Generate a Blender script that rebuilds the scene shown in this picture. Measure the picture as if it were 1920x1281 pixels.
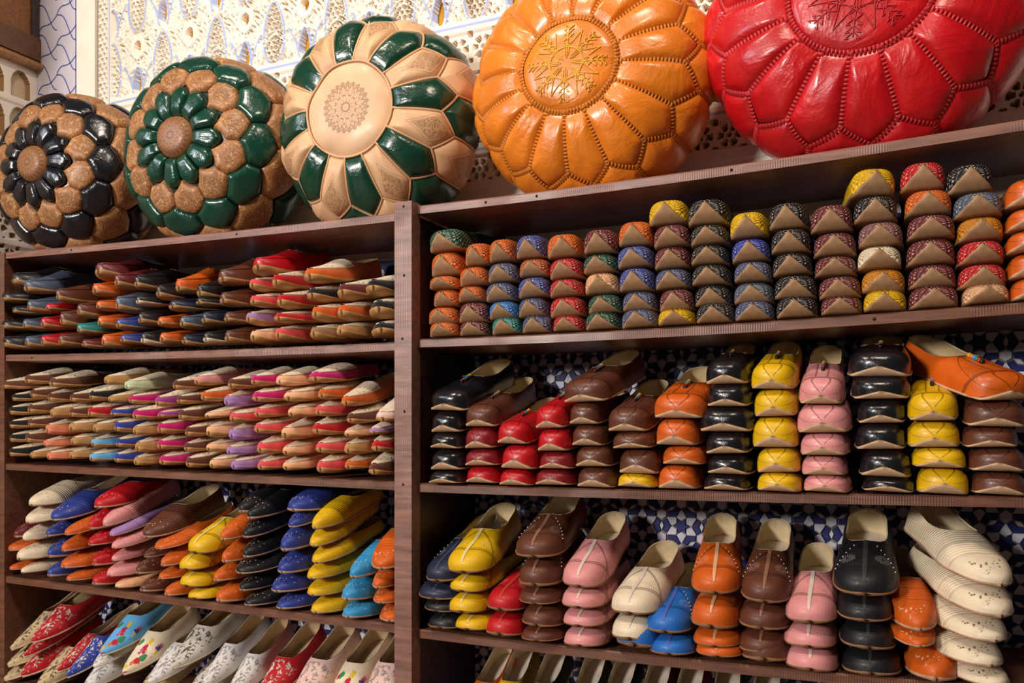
import bpy, math, random
import numpy as np
from mathutils import Vector
random.seed(7)
rng = np.random.default_rng(7)
scene = bpy.context.scene
for o in list(bpy.data.objects):
    bpy.data.objects.remove(o)
COL = scene.collection
PI = math.pi

# ------------------------------------------------------------------ camera
# World: X runs along the shelves, Y into them (front edges at Y=0), Z up (0 = eye level).
F = 1560.0
TH = math.atan(703 / 1560.0)
S_, C_ = math.sin(TH), math.cos(TH)
CX, CY = 0.869, -1.49
cam = bpy.data.cameras.new('camera')
cam.sensor_width = 36.0
cam.lens = 36.0 * F / 1920
cam.shift_y = 149.5 / 1920
cam.clip_start = 0.05
cam_o = bpy.data.objects.new('camera', cam)
COL.objects.link(cam_o)
cam_o.location = (CX, CY, 0)
cam_o.rotation_euler = (PI / 2, 0, TH)
scene.camera = cam_o

# ------------------------------------------------------------------ world, lights, exposure
w = bpy.data.worlds.new('shop_ambience')
scene.world = w
w.use_nodes = True
w.node_tree.nodes['Background'].inputs[0].default_value = (1.0, 0.86, 0.72, 1)
w.node_tree.nodes['Background'].inputs[1].default_value = 0.05

def area(name, loc, target, size, energy, col):
    l = bpy.data.lights.new(name, 'AREA')
    l.shape = 'DISK'
    l.size = size
    l.energy = energy
    l.color = col
    o = bpy.data.objects.new(name, l)
    COL.objects.link(o)
    o.location = loc
    d = Vector(target) - Vector(loc)
    o.rotation_euler = d.to_track_quat('-Z', 'Y').to_euler()
    return o
area('ceiling_lamp', (-0.35, -1.0, 2.0), (-0.1, 0.1, 0.2), 0.30, 19, (1.0, 0.86, 0.72))
area('ceiling_lamp', (0.9, -1.15, 2.0), (0.7, 0.1, 0.3), 0.30, 15, (1.0, 0.84, 0.68))
area('doorway_daylight', (-2.0, -5.8, 1.3), (-0.1, 0.0, -0.1), 1.0, 310, (1.0, 0.93, 0.86))
area('doorway_daylight', (-2.2, -2.2, 1.5), (-0.6, 0.0, 0.6), 0.6, 17, (0.74, 0.84, 1.0))
vs = scene.view_settings
vs.view_transform = 'Standard'
vs.look = 'None'
vs.exposure = 0.0
vs.gamma = 1.0
vs.use_curve_mapping = False

# ------------------------------------------------------------------ helpers
def px(u, v, Y=0.0):
    """point of the plane Y=const seen at pixel (u, v) of the 1920x1281 photograph"""
    k = (u - 960) / F
    dy = Y - CY
    dx = dy * (k * C_ - S_) / (C_ + k * S_)
    zc = -S_ * dx + C_ * dy
    return CX + dx, -(v - 790) / F * zc

def lin(h):
    h = h.lstrip('#')
    r = [int(h[i:i + 2], 16) / 255 for i in (0, 2, 4)]
    return tuple((c / 12.92 if c <= .04045 else ((c + .055) / 1.055) ** 2.4) for c in r) + (1.0,)

class MB:
    """collects vertices / faces / uvs / material indices into one mesh"""
    def __init__(self):
        self.v, self.f, self.uv, self.mi = [], [], [], []
    def add(self, verts, faces, uv=None, mi=0):
        b = len(self.v)
        self.v.extend(map(tuple, verts))
        self.uv.extend(map(tuple, uv) if uv is not None else [(0, 0)] * len(verts))
        for f in faces:
            self.f.append(tuple(b + i for i in f))
            self.mi.append(mi)
        return self
    def box(self, lo, hi, mi=0):
        x0, y0, z0 = lo
        x1, y1, z1 = hi
        return self.add([(x0, y0, z0), (x1, y0, z0), (x1, y1, z0), (x0, y1, z0), (x0, y0, z1), (x1, y0, z1), (x1, y1, z1), (x0, y1, z1)],
                        [(0, 3, 2, 1), (4, 5, 6, 7), (0, 1, 5, 4), (1, 2, 6, 5), (2, 3, 7, 6), (3, 0, 4, 7)], None, mi)
    def grid(self, P, uv=None, mi=0, close=False):
        n, m = P.shape[:2]
        fs = []
        for i in range(n - 1):
            for j in range(m if close else m - 1):
                j2 = (j + 1) % m
                fs.append((i * m + j, i * m + j2, (i + 1) * m + j2, (i + 1) * m + j))
        return self.add(P.reshape(-1, 3).tolist(), fs, None if uv is None else uv.reshape(-1, 2).tolist(), mi)
    def tube(self, pts, r, k=5, mi=0, closed=False):
        pts = np.asarray(pts, float)
        n = len(pts)
        T = np.gradient(pts, axis=0)
        if closed:
            T = np.roll(pts, -1, 0) - np.roll(pts, 1, 0)
        T /= np.linalg.norm(T, axis=1)[:, None] + 1e-9
        ref = np.tile(np.array([0.13, 0.9, 0.37]), (n, 1))
        A = np.cross(T, ref)
        A /= np.linalg.norm(A, axis=1)[:, None] + 1e-9
        B = np.cross(T, A)
        a = np.arange(k) * 2 * PI / k
        P = pts[:, None] + r * (np.cos(a)[None, :, None] * A[:, None] + np.sin(a)[None, :, None] * B[:, None])
        if closed:
            P = np.concatenate([P, P[:1]])
        self.grid(P, None, mi, close=True)
        return self
    def mesh(self, name, smooth=True):
        me = bpy.data.meshes.new(name)
        me.from_pydata(self.v, [], self.f)
        uvl = me.uv_layers.new(name='UVMap')
        li = np.empty(len(me.loops), int)
        me.loops.foreach_get('vertex_index', li)
        uvl.data.foreach_set('uv', np.asarray(self.uv, float)[li].ravel())
        me.polygons.foreach_set('material_index', self.mi)
        me.polygons.foreach_set('use_smooth', [smooth] * len(me.polygons))
        me.update()
        return me

def link(name, data, parent=None, mats=None, kind=None, loc=None):
    o = bpy.data.objects.new(name, data)
    COL.objects.link(o)
    if parent is not None:
        o.parent = parent
    if loc is not None:
        o.location = loc
    if mats is not None and data is not None:
        if not isinstance(mats, (list, tuple)):
            mats = [mats]
        while len(data.materials) < len(mats):
            data.materials.append(None)
        for i, m in enumerate(mats):
            o.material_slots[i].link = 'OBJECT'
            o.material_slots[i].material = m
    if kind:
        o['kind'] = kind
    return o

def tag(o, label, cat, group=None):
    o['label'] = label
    o['category'] = cat
    if group:
        o['group'] = group
    return o

# ------------------------------------------------------------------ materials
class NG:
    def __init__(self, name):
        self.m = bpy.data.materials.new(name)
        self.m.use_nodes = True
        self.t = self.m.node_tree
        self.p = self.t.nodes['Principled BSDF']
    def n(self, typ, **kw):
        nd = self.t.nodes.new(typ)
        for k, v in kw.items():
            setattr(nd, k, v)
        return nd
    def put(self, sock, val):
        if isinstance(val, bpy.types.NodeSocket):
            self.t.links.new(val, sock)
        else:
            sock.default_value = val
    def M(self, op, a, b=None, c=None):
        nd = self.n('ShaderNodeMath', operation=op)
        self.put(nd.inputs[0], a)
        if b is not None:
            self.put(nd.inputs[1], b)
        if c is not None:
            self.put(nd.inputs[2], c)
        return nd.outputs[0]
    def mix(self, fac, a, b):
        nd = self.n('ShaderNodeMix', data_type='RGBA')
        self.put(nd.inputs[0], fac)
        self.put(nd.inputs[6], a)
        self.put(nd.inputs[7], b)
        return nd.outputs[2]
    def uv(self):
        nd = self.n('ShaderNodeUVMap')
        s = self.n('ShaderNodeSeparateXYZ')
        self.t.links.new(nd.outputs[0], s.inputs[0])
        return nd.outputs[0], s.outputs[0], s.outputs[1]
    def obj(self, scale=(1, 1, 1)):
        tc = self.n('ShaderNodeTexCoord')
        mp = self.n('ShaderNodeMapping')
        mp.inputs['Scale'].default_value = scale
        self.t.links.new(tc.outputs['Object'], mp.inputs[0])
        return mp.outputs[0]
    def noise(self, vec, scale, detail=3, rough=.55, dist=0):
        nd = self.n('ShaderNodeTexNoise')
        if vec is not None:
            self.put(nd.inputs['Vector'], vec)
        nd.inputs['Scale'].default_value = scale
        nd.inputs['Detail'].default_value = detail
        nd.inputs['Roughness'].default_value = rough
        nd.inputs['Distortion'].default_value = dist
        return nd.outputs['Fac']
    def ramp(self, fac, stops):
        nd = self.n('ShaderNodeValToRGB')
        el = nd.color_ramp.elements
        while len(el) < len(stops):
            el.new(0.5)
        for e, (p, c) in zip(el, stops):
            e.position = p
            e.color = c
        self.put(nd.inputs[0], fac)
        return nd.outputs[0]
    def step(self, x, lo, hi):
        nd = self.n('ShaderNodeMapRange', interpolation_type='SMOOTHSTEP')
        self.put(nd.inputs[0], x)
        nd.inputs[1].default_value = lo
        nd.inputs[2].default_value = hi
        return nd.outputs[0]
    def bump(self, h, strength=.3, dist=.002):
        nd = self.n('ShaderNodeBump')
        nd.inputs['Strength'].default_value = strength
        nd.inputs['Distance'].default_value = dist
        self.put(nd.inputs['Height'], h)
        self.t.links.new(nd.outputs[0], self.p.inputs['Normal'])
    def fin(self, color, rough=.5, spec=.5, coat=0, sheen=0, metal=0):
        self.put(self.p.inputs['Base Color'], color)
        self.put(self.p.inputs['Roughness'], rough)
        self.p.inputs['Specular IOR Level'].default_value = spec
        self.p.inputs['Coat Weight'].default_value = coat
        self.p.inputs['Coat Roughness'].default_value = .18
        self.p.inputs['Sheen Weight'].default_value = sheen
        self.p.inputs['Metallic'].default_value = metal
        return self.m

def vary(g, col, vec, amt=.25, scale=14):
    d = tuple(c * (1 - amt) for c in col[:3]) + (1,)
    l = tuple(min(1, c * (1 + amt)) for c in col[:3]) + (1,)
    return g.ramp(g.noise(vec, scale, 4), [(.3, d), (.7, l)])

HEX = dict(black='16161a', navy='20263c', slate='4c586c', blue='36478e', royal='2a3a9c', sky='2f8fc4', lightblue='62aee4', azure='1f66b8',
           teal='1c807c', green='0e4634', mint='c2d0a6', orange='cc5a12', rust='a84a1a', amber='c98018', yellow='dfb008', red='b80c18',
           darkred='80141a', burgundy='641e24', brown='5e3220', tan='b4854f', taupe='96704e', cream='e4d2b4', peach='eab084',
           salmon='d8805e', coral='e04a52', pink='dc9090', palepink='e6c0b4', mauve='7a4c4e', magenta='c00c66', purple='a03690',
           lilac='a47cb4', white='dcd8d4', silver='c8c0b4', champagne='c8b088', olive='6a6416', darkbrown='4a2a22', greyblue='454c72',
           brightblue='1672c4', darkorange='b4500c', cobalt='283a8a')
WORD = dict(greyblue='grey-blue', darkred='dark red', lightblue='light blue', palepink='pale pink', darkbrown='dark brown', brightblue='bright blue',
            darkorange='burnt orange', sky='turquoise blue', azure='azure blue', royal='royal blue', slate='slate grey')
def word(c):
    return WORD.get(c, c)
CACHE = {}
def cached(fn):
    def inner(*a):
        k = (fn.__name__,) + a
        if k not in CACHE:
            CACHE[k] = fn(*a)
        return CACHE[k]
    return inner

@cached
def m_leather(c, rough=.36, coat=.25):
    g = NG('leather_' + c)
    v = g.obj()
    col = vary(g, lin(HEX.get(c, c)), v, .22, 22)
    g.bump(g.M('ADD', g.noise(v, 420, 2), g.M('MULTIPLY', g.noise(v, 60, 3), 1.5)), .25, .0015)
    return g.fin(col, rough, .5, coat)

@cached
def m_suede(c):
    g = NG('suede_' + c)
    v = g.obj()
    col = vary(g, lin(HEX.get(c, c)), v, .18, 35)
    g.bump(g.noise(v, 700, 2), .3, .001)
    return g.fin(col, .88, .2, 0, .25)

@cached
def m_sole(c):
    g = NG('sole_' + c)
    v = g.obj()
    col = vary(g, lin(c), v, .3, 30)
    g.bump(g.M('ADD', g.noise(v, 300, 3), g.noise(v, 45, 3)), .35, .0015)
    return g.fin(col, .62, .35)

def uvcell(g, nu, nv, shift=.5):
    """brick-like cells over the UV map: local coords in -0.5..0.5"""
    _, u, v = g.uv()
    V = g.M('MULTIPLY', v, nv)
    row = g.M('FLOOR', V)
    U = g.M('ADD', g.M('MULTIPLY', u, nu), g.M('MULTIPLY', g.M('MODULO', row, 2.0), shift))
    return g.M('SUBTRACT', g.M('FRACT', U), .5), g.M('SUBTRACT', g.M('FRACT', V), .5), u, v

@cached
def m_woven(c, dash):
    g = NG('woven_leather_' + c)
    v = g.obj()
    base = vary(g, lin(HEX[c]), v, .3, 40)
    lu, lv, u, t = uvcell(g, 17, 46)
    d = g.M('SQRT', g.M('ADD', g.M('POWER', g.M('MULTIPLY', g.M('ADD', lu, g.M('MULTIPLY', lv, .35)), 2.4), 2.0), g.M('POWER', g.M('MULTIPLY', lv, 1.35), 2.0)))
    mask = g.M('SUBTRACT', 1.0, g.step(d, .30, .46))
    zone = g.M('SUBTRACT', 1.0, g.step(t, .30, .40))
    keep = g.step(g.noise(g.obj(), 130, 1), .36, .44)
    mm = g.M('MULTIPLY', g.M('MULTIPLY', mask, zone), keep)
    col = g.mix(g.M('MULTIPLY', mm, .85), base, lin(dash))
    cell = g.M('MULTIPLY', g.M('COSINE', g.M('MULTIPLY', lu, 2 * PI)), g.M('COSINE', g.M('MULTIPLY', lv, 2 * PI)))
    g.bump(g.M('ADD', g.M('MULTIPLY', cell, zone), g.M('MULTIPLY', g.noise(v, 300, 2), .4)), .55, .0022)
    return g.fin(col, .42, .5, .12)

def lines(g, expr_list, width):
    """union of dark lines where |expr| < width"""
    out = None
    for e in expr_list:
        k = g.M('SUBTRACT', 1.0, g.step(g.M('ABSOLUTE', e), width * .5, width * 1.3))
        out = k if out is None else g.M('MAXIMUM', out, k)
    return out

@cached
def m_tooled(c):
    """leather with tooled lines: vamp chevron, double toe lines, two pressed rosettes"""
    g = NG('tooled_leather_' + c)
    v = g.obj()
    _, u, t = g.uv()
    base = vary(g, lin(HEX[c]), v, .18, 22)
    a = g.M('ABSOLUTE', g.M('SUBTRACT', u, .5))
    e1 = g.M('SUBTRACT', t, g.M('ADD', .125, g.M('MULTIPLY', g.M('SQRT', a), .10)))
    e2 = g.M('SUBTRACT', t, g.M('ADD', .145, g.M('MULTIPLY', g.M('SQRT', a), .10)))
    e3 = g.M('SUBTRACT', t, g.M('SUBTRACT', .43, g.M('MULTIPLY', a, .60)))
    e4 = g.M('SUBTRACT', t, g.M('SUBTRACT', .445, g.M('MULTIPLY', a, .60)))
    ln = lines(g, [e1, e2, e3, e4], .0065)
    du = g.M('MULTIPLY', g.M('SUBTRACT', a, .165), .15)
    dv = g.M('MULTIPLY', g.M('SUBTRACT', t, .265), .25)
    r = g.M('SQRT', g.M('ADD', g.M('MULTIPLY', du, du), g.M('MULTIPLY', dv, dv)))
    ang = g.M('ARCTAN2', dv, du)
    ray = g.M('MULTIPLY', g.M('COSINE', g.M('MULTIPLY', ang, 16.0)), g.M('MULTIPLY', g.step(r, .002, .004), g.M('SUBTRACT', 1.0, g.step(r, .0125, .014))))
    col = g.mix(g.M('MULTIPLY', ln, .72), base, tuple(x * .22 for x in lin(HEX[c])[:3]) + (1,))
    col = g.mix(g.M('MULTIPLY', g.step(ray, .1, .8), .18), col, (1, .95, .85, 1))
    h = g.M('ADD', g.M('MULTIPLY', ray, 1.2), g.M('ADD', g.M('MULTIPLY', ln, -1.5), g.M('MULTIPLY', g.noise(v, 330, 2), .5)))
    g.bump(h, .4, .0016)
    return g.fin(col, .5, .45, .06)

@cached
def m_arabesque(c):
    """leather with toe cap lines, twin centre lines and pressed arabesque on the vamp"""
    g = NG('arabesque_leather_' + c)
    v = g.obj()
    _, u, t = g.uv()
    base = vary(g, lin(HEX[c]), v, .18, 22)
    a = g.M('ABSOLUTE', g.M('SUBTRACT', u, .5))
    e1 = g.M('SUBTRACT', t, g.M('ADD', .105, g.M('MULTIPLY', g.M('POWER', a, 2.0), .25)))
    e2 = g.M('SUBTRACT', t, g.M('ADD', .12, g.M('MULTIPLY', g.M('POWER', a, 2.0), .25)))
    e3 = g.M('ADD', g.M('SUBTRACT', a, .045), g.M('MULTIPLY', g.step(t, .10, .12), 0.0))
    e3 = g.M('ADD', e3, g.M('SUBTRACT', 1.0, g.step(t, .11, .12)))
    e4 = g.M('SUBTRACT', t, g.M('SUBTRACT', .46, g.M('MULTIPLY', g.M('POWER', a, 1.5), 1.6)))
    du = g.M('MULTIPLY', g.M('SUBTRACT', u, .5), 1.6)
    dv = g.M('SUBTRACT', t, .05)
    e5 = g.M('MULTIPLY', g.M('SUBTRACT', g.M('SQRT', g.M('ADD', g.M('MULTIPLY', du, du), g.M('MULTIPLY', g.M('MULTIPLY', dv, dv), 6.0))), .16), .35)
    ln = lines(g, [e1, e2, e3, e4, e5], .0075)
    zone = g.M('MULTIPLY', g.step(t, .13, .15), g.M('SUBTRACT', 1.0, g.step(e4, -.02, -.005)))
    zone = g.M('MULTIPLY', zone, g.step(a, .05, .06))
    sw = g.M('ABSOLUTE', g.M('SUBTRACT', g.noise(v, 130, 2, .5, 1.5), .5))
    sw = g.M('MULTIPLY', g.M('SUBTRACT', 1.0, g.step(sw, .02, .07)), zone)
    dk = tuple(x * .25 for x in lin(HEX[c])[:3]) + (1,)
    col = g.mix(g.M('MULTIPLY', ln, .75), base, dk)
    col = g.mix(g.M('MULTIPLY', sw, .3), col, dk)
    g.bump(g.M('ADD', g.M('MULTIPLY', sw, -1.0), g.M('ADD', g.M('MULTIPLY', ln, -1.5), g.M('MULTIPLY', g.noise(v, 330, 2), .5))), .4, .0016)
    return g.fin(col, .42, .5, .12)

@cached
def m_punched(c, dot):
    """leather with a punched, sequin-dotted toe and stitched ridges across the vamp"""
    g = NG('punched_leather_' + c)
    v = g.obj()
    _, u, t = g.uv()
    base = vary(g, lin(HEX[c]), v, .15, 22)
    vo = g.n('ShaderNodeTexVoronoi')
    g.put(vo.inputs['Vector'], v)
    vo.inputs['Scale'].default_value = 165
    dots = g.M('SUBTRACT', 1.0, g.step(vo.outputs['Distance'], .25, .36))
    a = g.M('ABSOLUTE', g.M('SUBTRACT', u, .5))
    zone = g.M('MULTIPLY', g.step(t, .035, .05), g.M('SUBTRACT', 1.0, g.step(t, .15, .19)))
    zone = g.M('MULTIPLY', zone, g.M('SUBTRACT', 1.0, g.step(a, .26, .32)))
    zone = g.M('MULTIPLY', zone, g.step(g.noise(v, 75, 1), .42, .5))
    mm = g.M('MULTIPLY', dots, zone)
    rid = g.M('MULTIPLY', g.M('SINE', g.M('MULTIPLY', g.M('ADD', t, g.M('MULTIPLY', a, -.12)), 2 * PI / .022)), g.step(t, .2, .22))
    e = g.M('SUBTRACT', g.M('ADD', t, g.M('MULTIPLY', a, -.12)), .20)
    e2 = g.M('SUBTRACT', g.M('ADD', t, g.M('MULTIPLY', a, -.12)), .33)
    ln = lines(g, [e, e2], .004)
    col = g.mix(g.M('MULTIPLY', mm, .85), base, lin(dot))
    col = g.mix(g.M('MULTIPLY', ln, .6), col, tuple(x * .3 for x in lin(HEX[c])[:3]) + (1,))
    g.bump(g.M('ADD', g.M('MULTIPLY', rid, .7), g.M('ADD', g.M('MULTIPLY', mm, -.8), g.M('MULTIPLY', g.noise(v, 330, 2), .4))), .4, .0018)
    return g.fin(col, .5, .45, .06)

@cached
def m_emb_vamp(c):
    """cream vamp with curled thread embroidery"""
    g = NG('embroidered_vamp_' + c)
    v = g.obj()
    _, u, t = g.uv()
    base = vary(g, lin('e8d6b8'), v, .1, 40)
    n1 = g.noise(v, 48, 1, .4, 2.2)
    sq = g.M('SUBTRACT', 1.0, g.step(g.M('ABSOLUTE', g.M('SUBTRACT', n1, .5)), .012, .035))
    a = g.M('ABSOLUTE', g.M('SUBTRACT', u, .5))
    zone = g.M('MULTIPLY', g.step(t, .10, .14), g.M('SUBTRACT', 1.0, g.step(a, .2, .26)))
    sq = g.M('MULTIPLY', sq, zone)
    thread = g.mix(g.step(g.noise(v, 20, 1), .48, .54), lin('5a4636'), lin(HEX[c]))
    col = g.mix(g.M('MULTIPLY', sq, .8), base, thread)
    g.bump(g.M('ADD', sq, g.M('MULTIPLY', g.noise(v, 500, 2), .3)), .5, .0012)
    return g.fin(col, .75, .3, 0, .1)

@cached
def m_satin(c, thread):
    """embroidered fabric upper: leaf-shaped couched threads in one colour"""
    g = NG('embroidered_cloth_' + c)
    v = g.obj()
    _, u, t = g.uv()
    base = vary(g, lin(HEX[c]), v, .12, 30)
    n1 = g.noise(g.obj((1, .55, 1)), 58, 1, .4, 1.6)
    k = g.M('ABSOLUTE', g.M('SUBTRACT', n1, .5))
    leaf = g.M('MULTIPLY', g.M('SUBTRACT', 1.0, g.step(k, .05, .065)), g.step(g.noise(v, 95, 0), .44, .47))
    edge = g.M('MULTIPLY', leaf, g.step(k, .022, .03))
    zone = g.M('SUBTRACT', 1.0, g.step(g.M('ABSOLUTE', g.M('SUBTRACT', u, .5)), .36, .40))
    zone = g.M('MULTIPLY', zone, g.M('SUBTRACT', 1.0, g.step(t, .42, .45)))
    col = g.mix(g.M('MULTIPLY', leaf, zone), base, lin(thread))
    col = g.mix(g.M('MULTIPLY', g.M('MULTIPLY', edge, zone), .6), col, lin('2c2422'))
    g.bump(g.M('ADD', g.M('MULTIPLY', leaf, zone), g.M('MULTIPLY', g.noise(v, 500, 2), .3)), .5, .0015)
    return g.fin(col, .55, .4, 0, .15)

@cached
def m_floral(c):
    """embroidered fabric upper with many-coloured flowers and leaves"""
    g = NG('floral_cloth_' + c)
    v = g.obj((1, .7, 1))
    _, u, t = g.uv()
    base = vary(g, lin(HEX[c]), v, .1, 30)
    vo = g.n('ShaderNodeTexVoronoi')
    wob = g.n('ShaderNodeVectorMath', operation='ADD')
    nn = g.n('ShaderNodeTexNoise')
    nn.inputs['Scale'].default_value = 120
    g.put(nn.inputs['Vector'], v)
    sc = g.n('ShaderNodeVectorMath', operation='SCALE')
    g.put(sc.inputs[0], nn.outputs['Color'])
    sc.inputs['Scale'].default_value = .012
    g.put(wob.inputs[0], v)
    g.put(wob.inputs[1], sc.outputs[0])
    g.put(vo.inputs['Vector'], wob.outputs[0])
    vo.inputs['Scale'].default_value = 60
    blob = g.M('SUBTRACT', 1.0, g.step(vo.outputs['Distance'], .40, .50))
    sp = g.n('ShaderNodeSeparateColor')
    g.put(sp.inputs[0], vo.outputs['Color'])
    nd = g.n('ShaderNodeValToRGB')
    nd.color_ramp.interpolation = 'CONSTANT'
    cols = ['c01830', 'd8b820', '4a2c8a', '2f8a50', 'c04878', 'd87020', '9cc850']
    el = nd.color_ramp.elements
    while len(el) < len(cols):
        el.new(.5)
    for i, (e, cc) in enumerate(zip(el, cols)):
        e.position = i / len(cols)
        e.color = lin(cc)
    g.put(nd.inputs[0], sp.outputs[0])
    zone = g.M('SUBTRACT', 1.0, g.step(g.M('ABSOLUTE', g.M('SUBTRACT', u, .5)), .36, .40))
    zone = g.M('MULTIPLY', zone, g.M('SUBTRACT', 1.0, g.step(t, .38, .42)))
    f = g.M('MULTIPLY', blob, zone)
    g.bump(f, .5, .0015)
    return g.fin(g.mix(f, base, nd.outputs[0]), .6, .3, 0, .1)

@cached
def m_wood(tone='3a1d14'):
    g = NG('dark_stained_wood_' + tone)
    v = g.obj((3, 30, 30))
    b = lin(tone)
    f = g.noise(v, 3.2, 5, .6, .4)
    col = g.ramp(f, [(.25, tuple(x * .55 for x in b[:3]) + (1,)), (.75, tuple(min(1, x * 1.7) for x in b[:3]) + (1,))])
    wear = g.step(g.noise(g.obj((40, 60, 300)), 1.0, 4), .66, .74)
    col = g.mix(g.M('MULTIPLY', wear, .35), col, lin('8a6a58'))
    wv = g.n('ShaderNodeTexWave', wave_type='BANDS', bands_direction='X')
    g.put(wv.inputs['Vector'], g.obj())
    wv.inputs['Scale'].default_value = 75
    wv.inputs['Distortion'].default_value = 1.2
    wv.inputs['Detail'].default_value = 2
    g.bump(g.M('ADD', g.M('MULTIPLY', wv.outputs['Fac'], g.step(g.noise(g.obj((4, 4, 4)), 1.2, 2), .45, .6)), g.M('MULTIPLY', f, .8)), .3, .002)
    return g.fin(col, .42, .5, .1)

@cached
def m_plain(name, c, rough=.5, metal=0, coat=0):
    g = NG(name)
    v = g.obj()
    return g.fin(vary(g, lin(c), v, .12, 25), rough, .5, coat, 0, metal)

@cached
def m_plaster(name, c):
    g = NG(name)
    v = g.obj()
    g.bump(g.noise(v, 250, 4), .25, .0015)
    return g.fin(vary(g, lin(c), v, .08, 9), .8, .25)

@cached
def m_tile(name, c):
    g = NG(name)
    v = g.obj()
    g.bump(g.noise(v, 30, 2), .15, .002)
    return g.fin(vary(g, lin(c), v, .25, 16), .5, .3, 0)

# ------------------------------------------------------------------ shelving
WALL = 0.27
def fit(pts):
    P = [px(u, v) for u, v in pts]
    return np.polyfit([p[0] for p in P], [p[1] for p in P], 2 if len(P) > 2 else 1)
BOARD = dict(
    L0=fit([(10, 473), (375, 439), (560, 419), (750, 398)]), R0=fit([(796, 384), (900, 372), (1240, 328), (1920, 223)]),
    L1=fit([(10, 665), (400, 656), (750, 641)]), R1=fit([(796, 635), (1160, 620), (1540, 594), (1920, 567)]),
    L2=fit([(10, 869), (400, 888), (750, 904)]), R2=fit([(796, 907), (1240, 919), (1580, 926), (1920, 931)]),
    L3=fit([(6, 1080), (400, 1130), (752, 1173)]), R3=fit([(797, 1182), (1200, 1227), (1560, 1262)]))
BOARD['L4'] = BOARD['L3'] - np.array([0, 0, .285])
BOARD['R4'] = BOARD['R3'] - np.array([0, 0, .285])
def top_z(b, X):
    return float(np.polyval(BOARD[b], X))
XL, XP0, XP1, XR = -1.317, -0.058, -0.017, 1.36
unit = link('shelving_unit', None, loc=(0, 0, -1.2))
tag(unit, 'dark brown wooden shelving with a thick central post, full of slippers', 'shelving')
BASEZ = -1.2
def ubox(name, lo, hi, m):
    lo = (lo[0], lo[1], lo[2] - BASEZ)
    hi = (hi[0], hi[1], hi[2] - BASEZ)
    return link(name, MB().box(lo, hi).mesh(name, False), unit, m)
WOOD = m_wood('66402f')
WOODL = m_wood('7c584c')
TB = .0175
for b, cf in BOARD.items():
    x0, x1 = (XL + .012, XP0 + .002) if b[0] == 'L' else (XP1 - .002, XR)
    n = 24
    xs = np.linspace(x0, x1, n)
    zt = np.polyval(cf, xs) - BASEZ
    ring = []
    for y, dz in ((.003, 0), (0, -.003), (0, -TB), (WALL - .004, -TB), (WALL - .004, 0)):
        ring.append(np.stack([xs, np.full(n, y), zt + dz], 1))
    P = np.stack(ring, 1)
    mb = MB().grid(P, close=True)
    k = 5
    mb.f.append(tuple(range(k)))
    mb.f.append(tuple(len(mb.v) - 1 - i for i in range(k)))
    mb.mi += [0, 0]
    link('shelf_board', mb.mesh('shelf_board', False), unit, WOODL if b in ('L0', 'R0', 'L1') else WOOD)
# central upright: face post and the partition behind it
ubox('post', (XP0 - .001, -.022, BASEZ), (XP1 + .004 - .005, .012, .452), WOODL)
ubox('partition', (XP0 + .012, .012, BASEZ), (XP1 - .001, WALL - .004, .425), m_wood('2e1710'))
ubox('side_panel', (XL - .006, -.004, BASEZ), (XL + .012, WALL - .004, .456), WOOD)
for b in ('L0', 'L1', 'L2', 'L3'):
    z = top_z(b, -.07) - TB
    cl = MB()
    z -= BASEZ
    cl.add([(-.070, .02, z), (-.058, .02, z), (-.058, .2, z), (-.070, .2, z), (-.070, .035, z - .035), (-.058, .035, z - .035), (-.058, .2, z - .035), (-.070, .2, z - .035)],
           [(0, 1, 2, 3), (4, 7, 6, 5), (0, 4, 5, 1), (1, 5, 6, 2), (2, 6, 7, 3), (3, 7, 4, 0)])
    link('cleat', cl.mesh('cleat', False), unit, WOODL)
# nail heads on post and top board edges
nail = MB()
for i in range(3):
    a = np.arange(10) * 2 * PI / 10
    nail.v.extend((.0028 * (1 - .3 * i) * math.cos(q), -.0008 * i, .0028 * (1 - .3 * i) * math.sin(q)) for q in a)
nail.uv = [(0, 0)] * 30
for i in range(2):
    for j in range(10):
        nail.f.append((i * 10 + j, i * 10 + (j + 1) % 10, (i + 1) * 10 + (j + 1) % 10, (i + 1) * 10 + j))
nail.f.append(tuple(range(20, 30)))
nail.mi = [0] * len(nail.f)
nail_me = nail.mesh('nail_head')
NAILM = m_plain('dull_iron', '3a302c', .4, .8)
for x, z in ((-.037, .442), (-.036, .30), (-.04, .17), (-.035, .02), (-.038, -.13)):
    link('nail_head', nail_me, unit, NAILM, loc=(x, -.0222, z - BASEZ))
for b, x in (('L0', -1.05), ('L0', -.5), ('R0', .14), ('R0', .62), ('R0', .25), ('L1', -1.2), ('R1', .85)):
    link('nail_head', nail_me, unit, NAILM, loc=(x, -.0003, top_z(b, x) - .009 - BASEZ))

# ------------------------------------------------------------------ walls, floor
ZTOP, ZFLOOR = 1.55, -1.2
CORX = -1.545
wall_back = link('wall_back', MB().box((CORX, WALL + .036, ZFLOOR), (1.75, WALL + .07, ZTOP)).mesh('wall_back', False), None, m_plaster('plaster_backing', 'cbb89a'), 'structure')
wall_left = link('wall_left', MB().box((CORX - .06, -.9, ZFLOOR), (CORX - .02, WALL + .06, ZTOP)).mesh('wall_left', False), None, m_plaster('plaster_backing', 'cbb89a'), 'structure')
floor = link('floor', MB().box((CORX - .06, -3.6, ZFLOOR - .04), (1.75, WALL + .06, ZFLOOR)).mesh('floor', False), None, m_tile('floor_tile', '8a6a50'), 'structure')

PLAST = [m_plaster('white_plaster', 'f1e8da'), m_plaster('blue_paint_on_plaster', 'aab6de'), m_plaster('gold_paint_on_plaster', 'b5872a'), m_plaster('plaster_in_recess', 'a07c50')]

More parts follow.
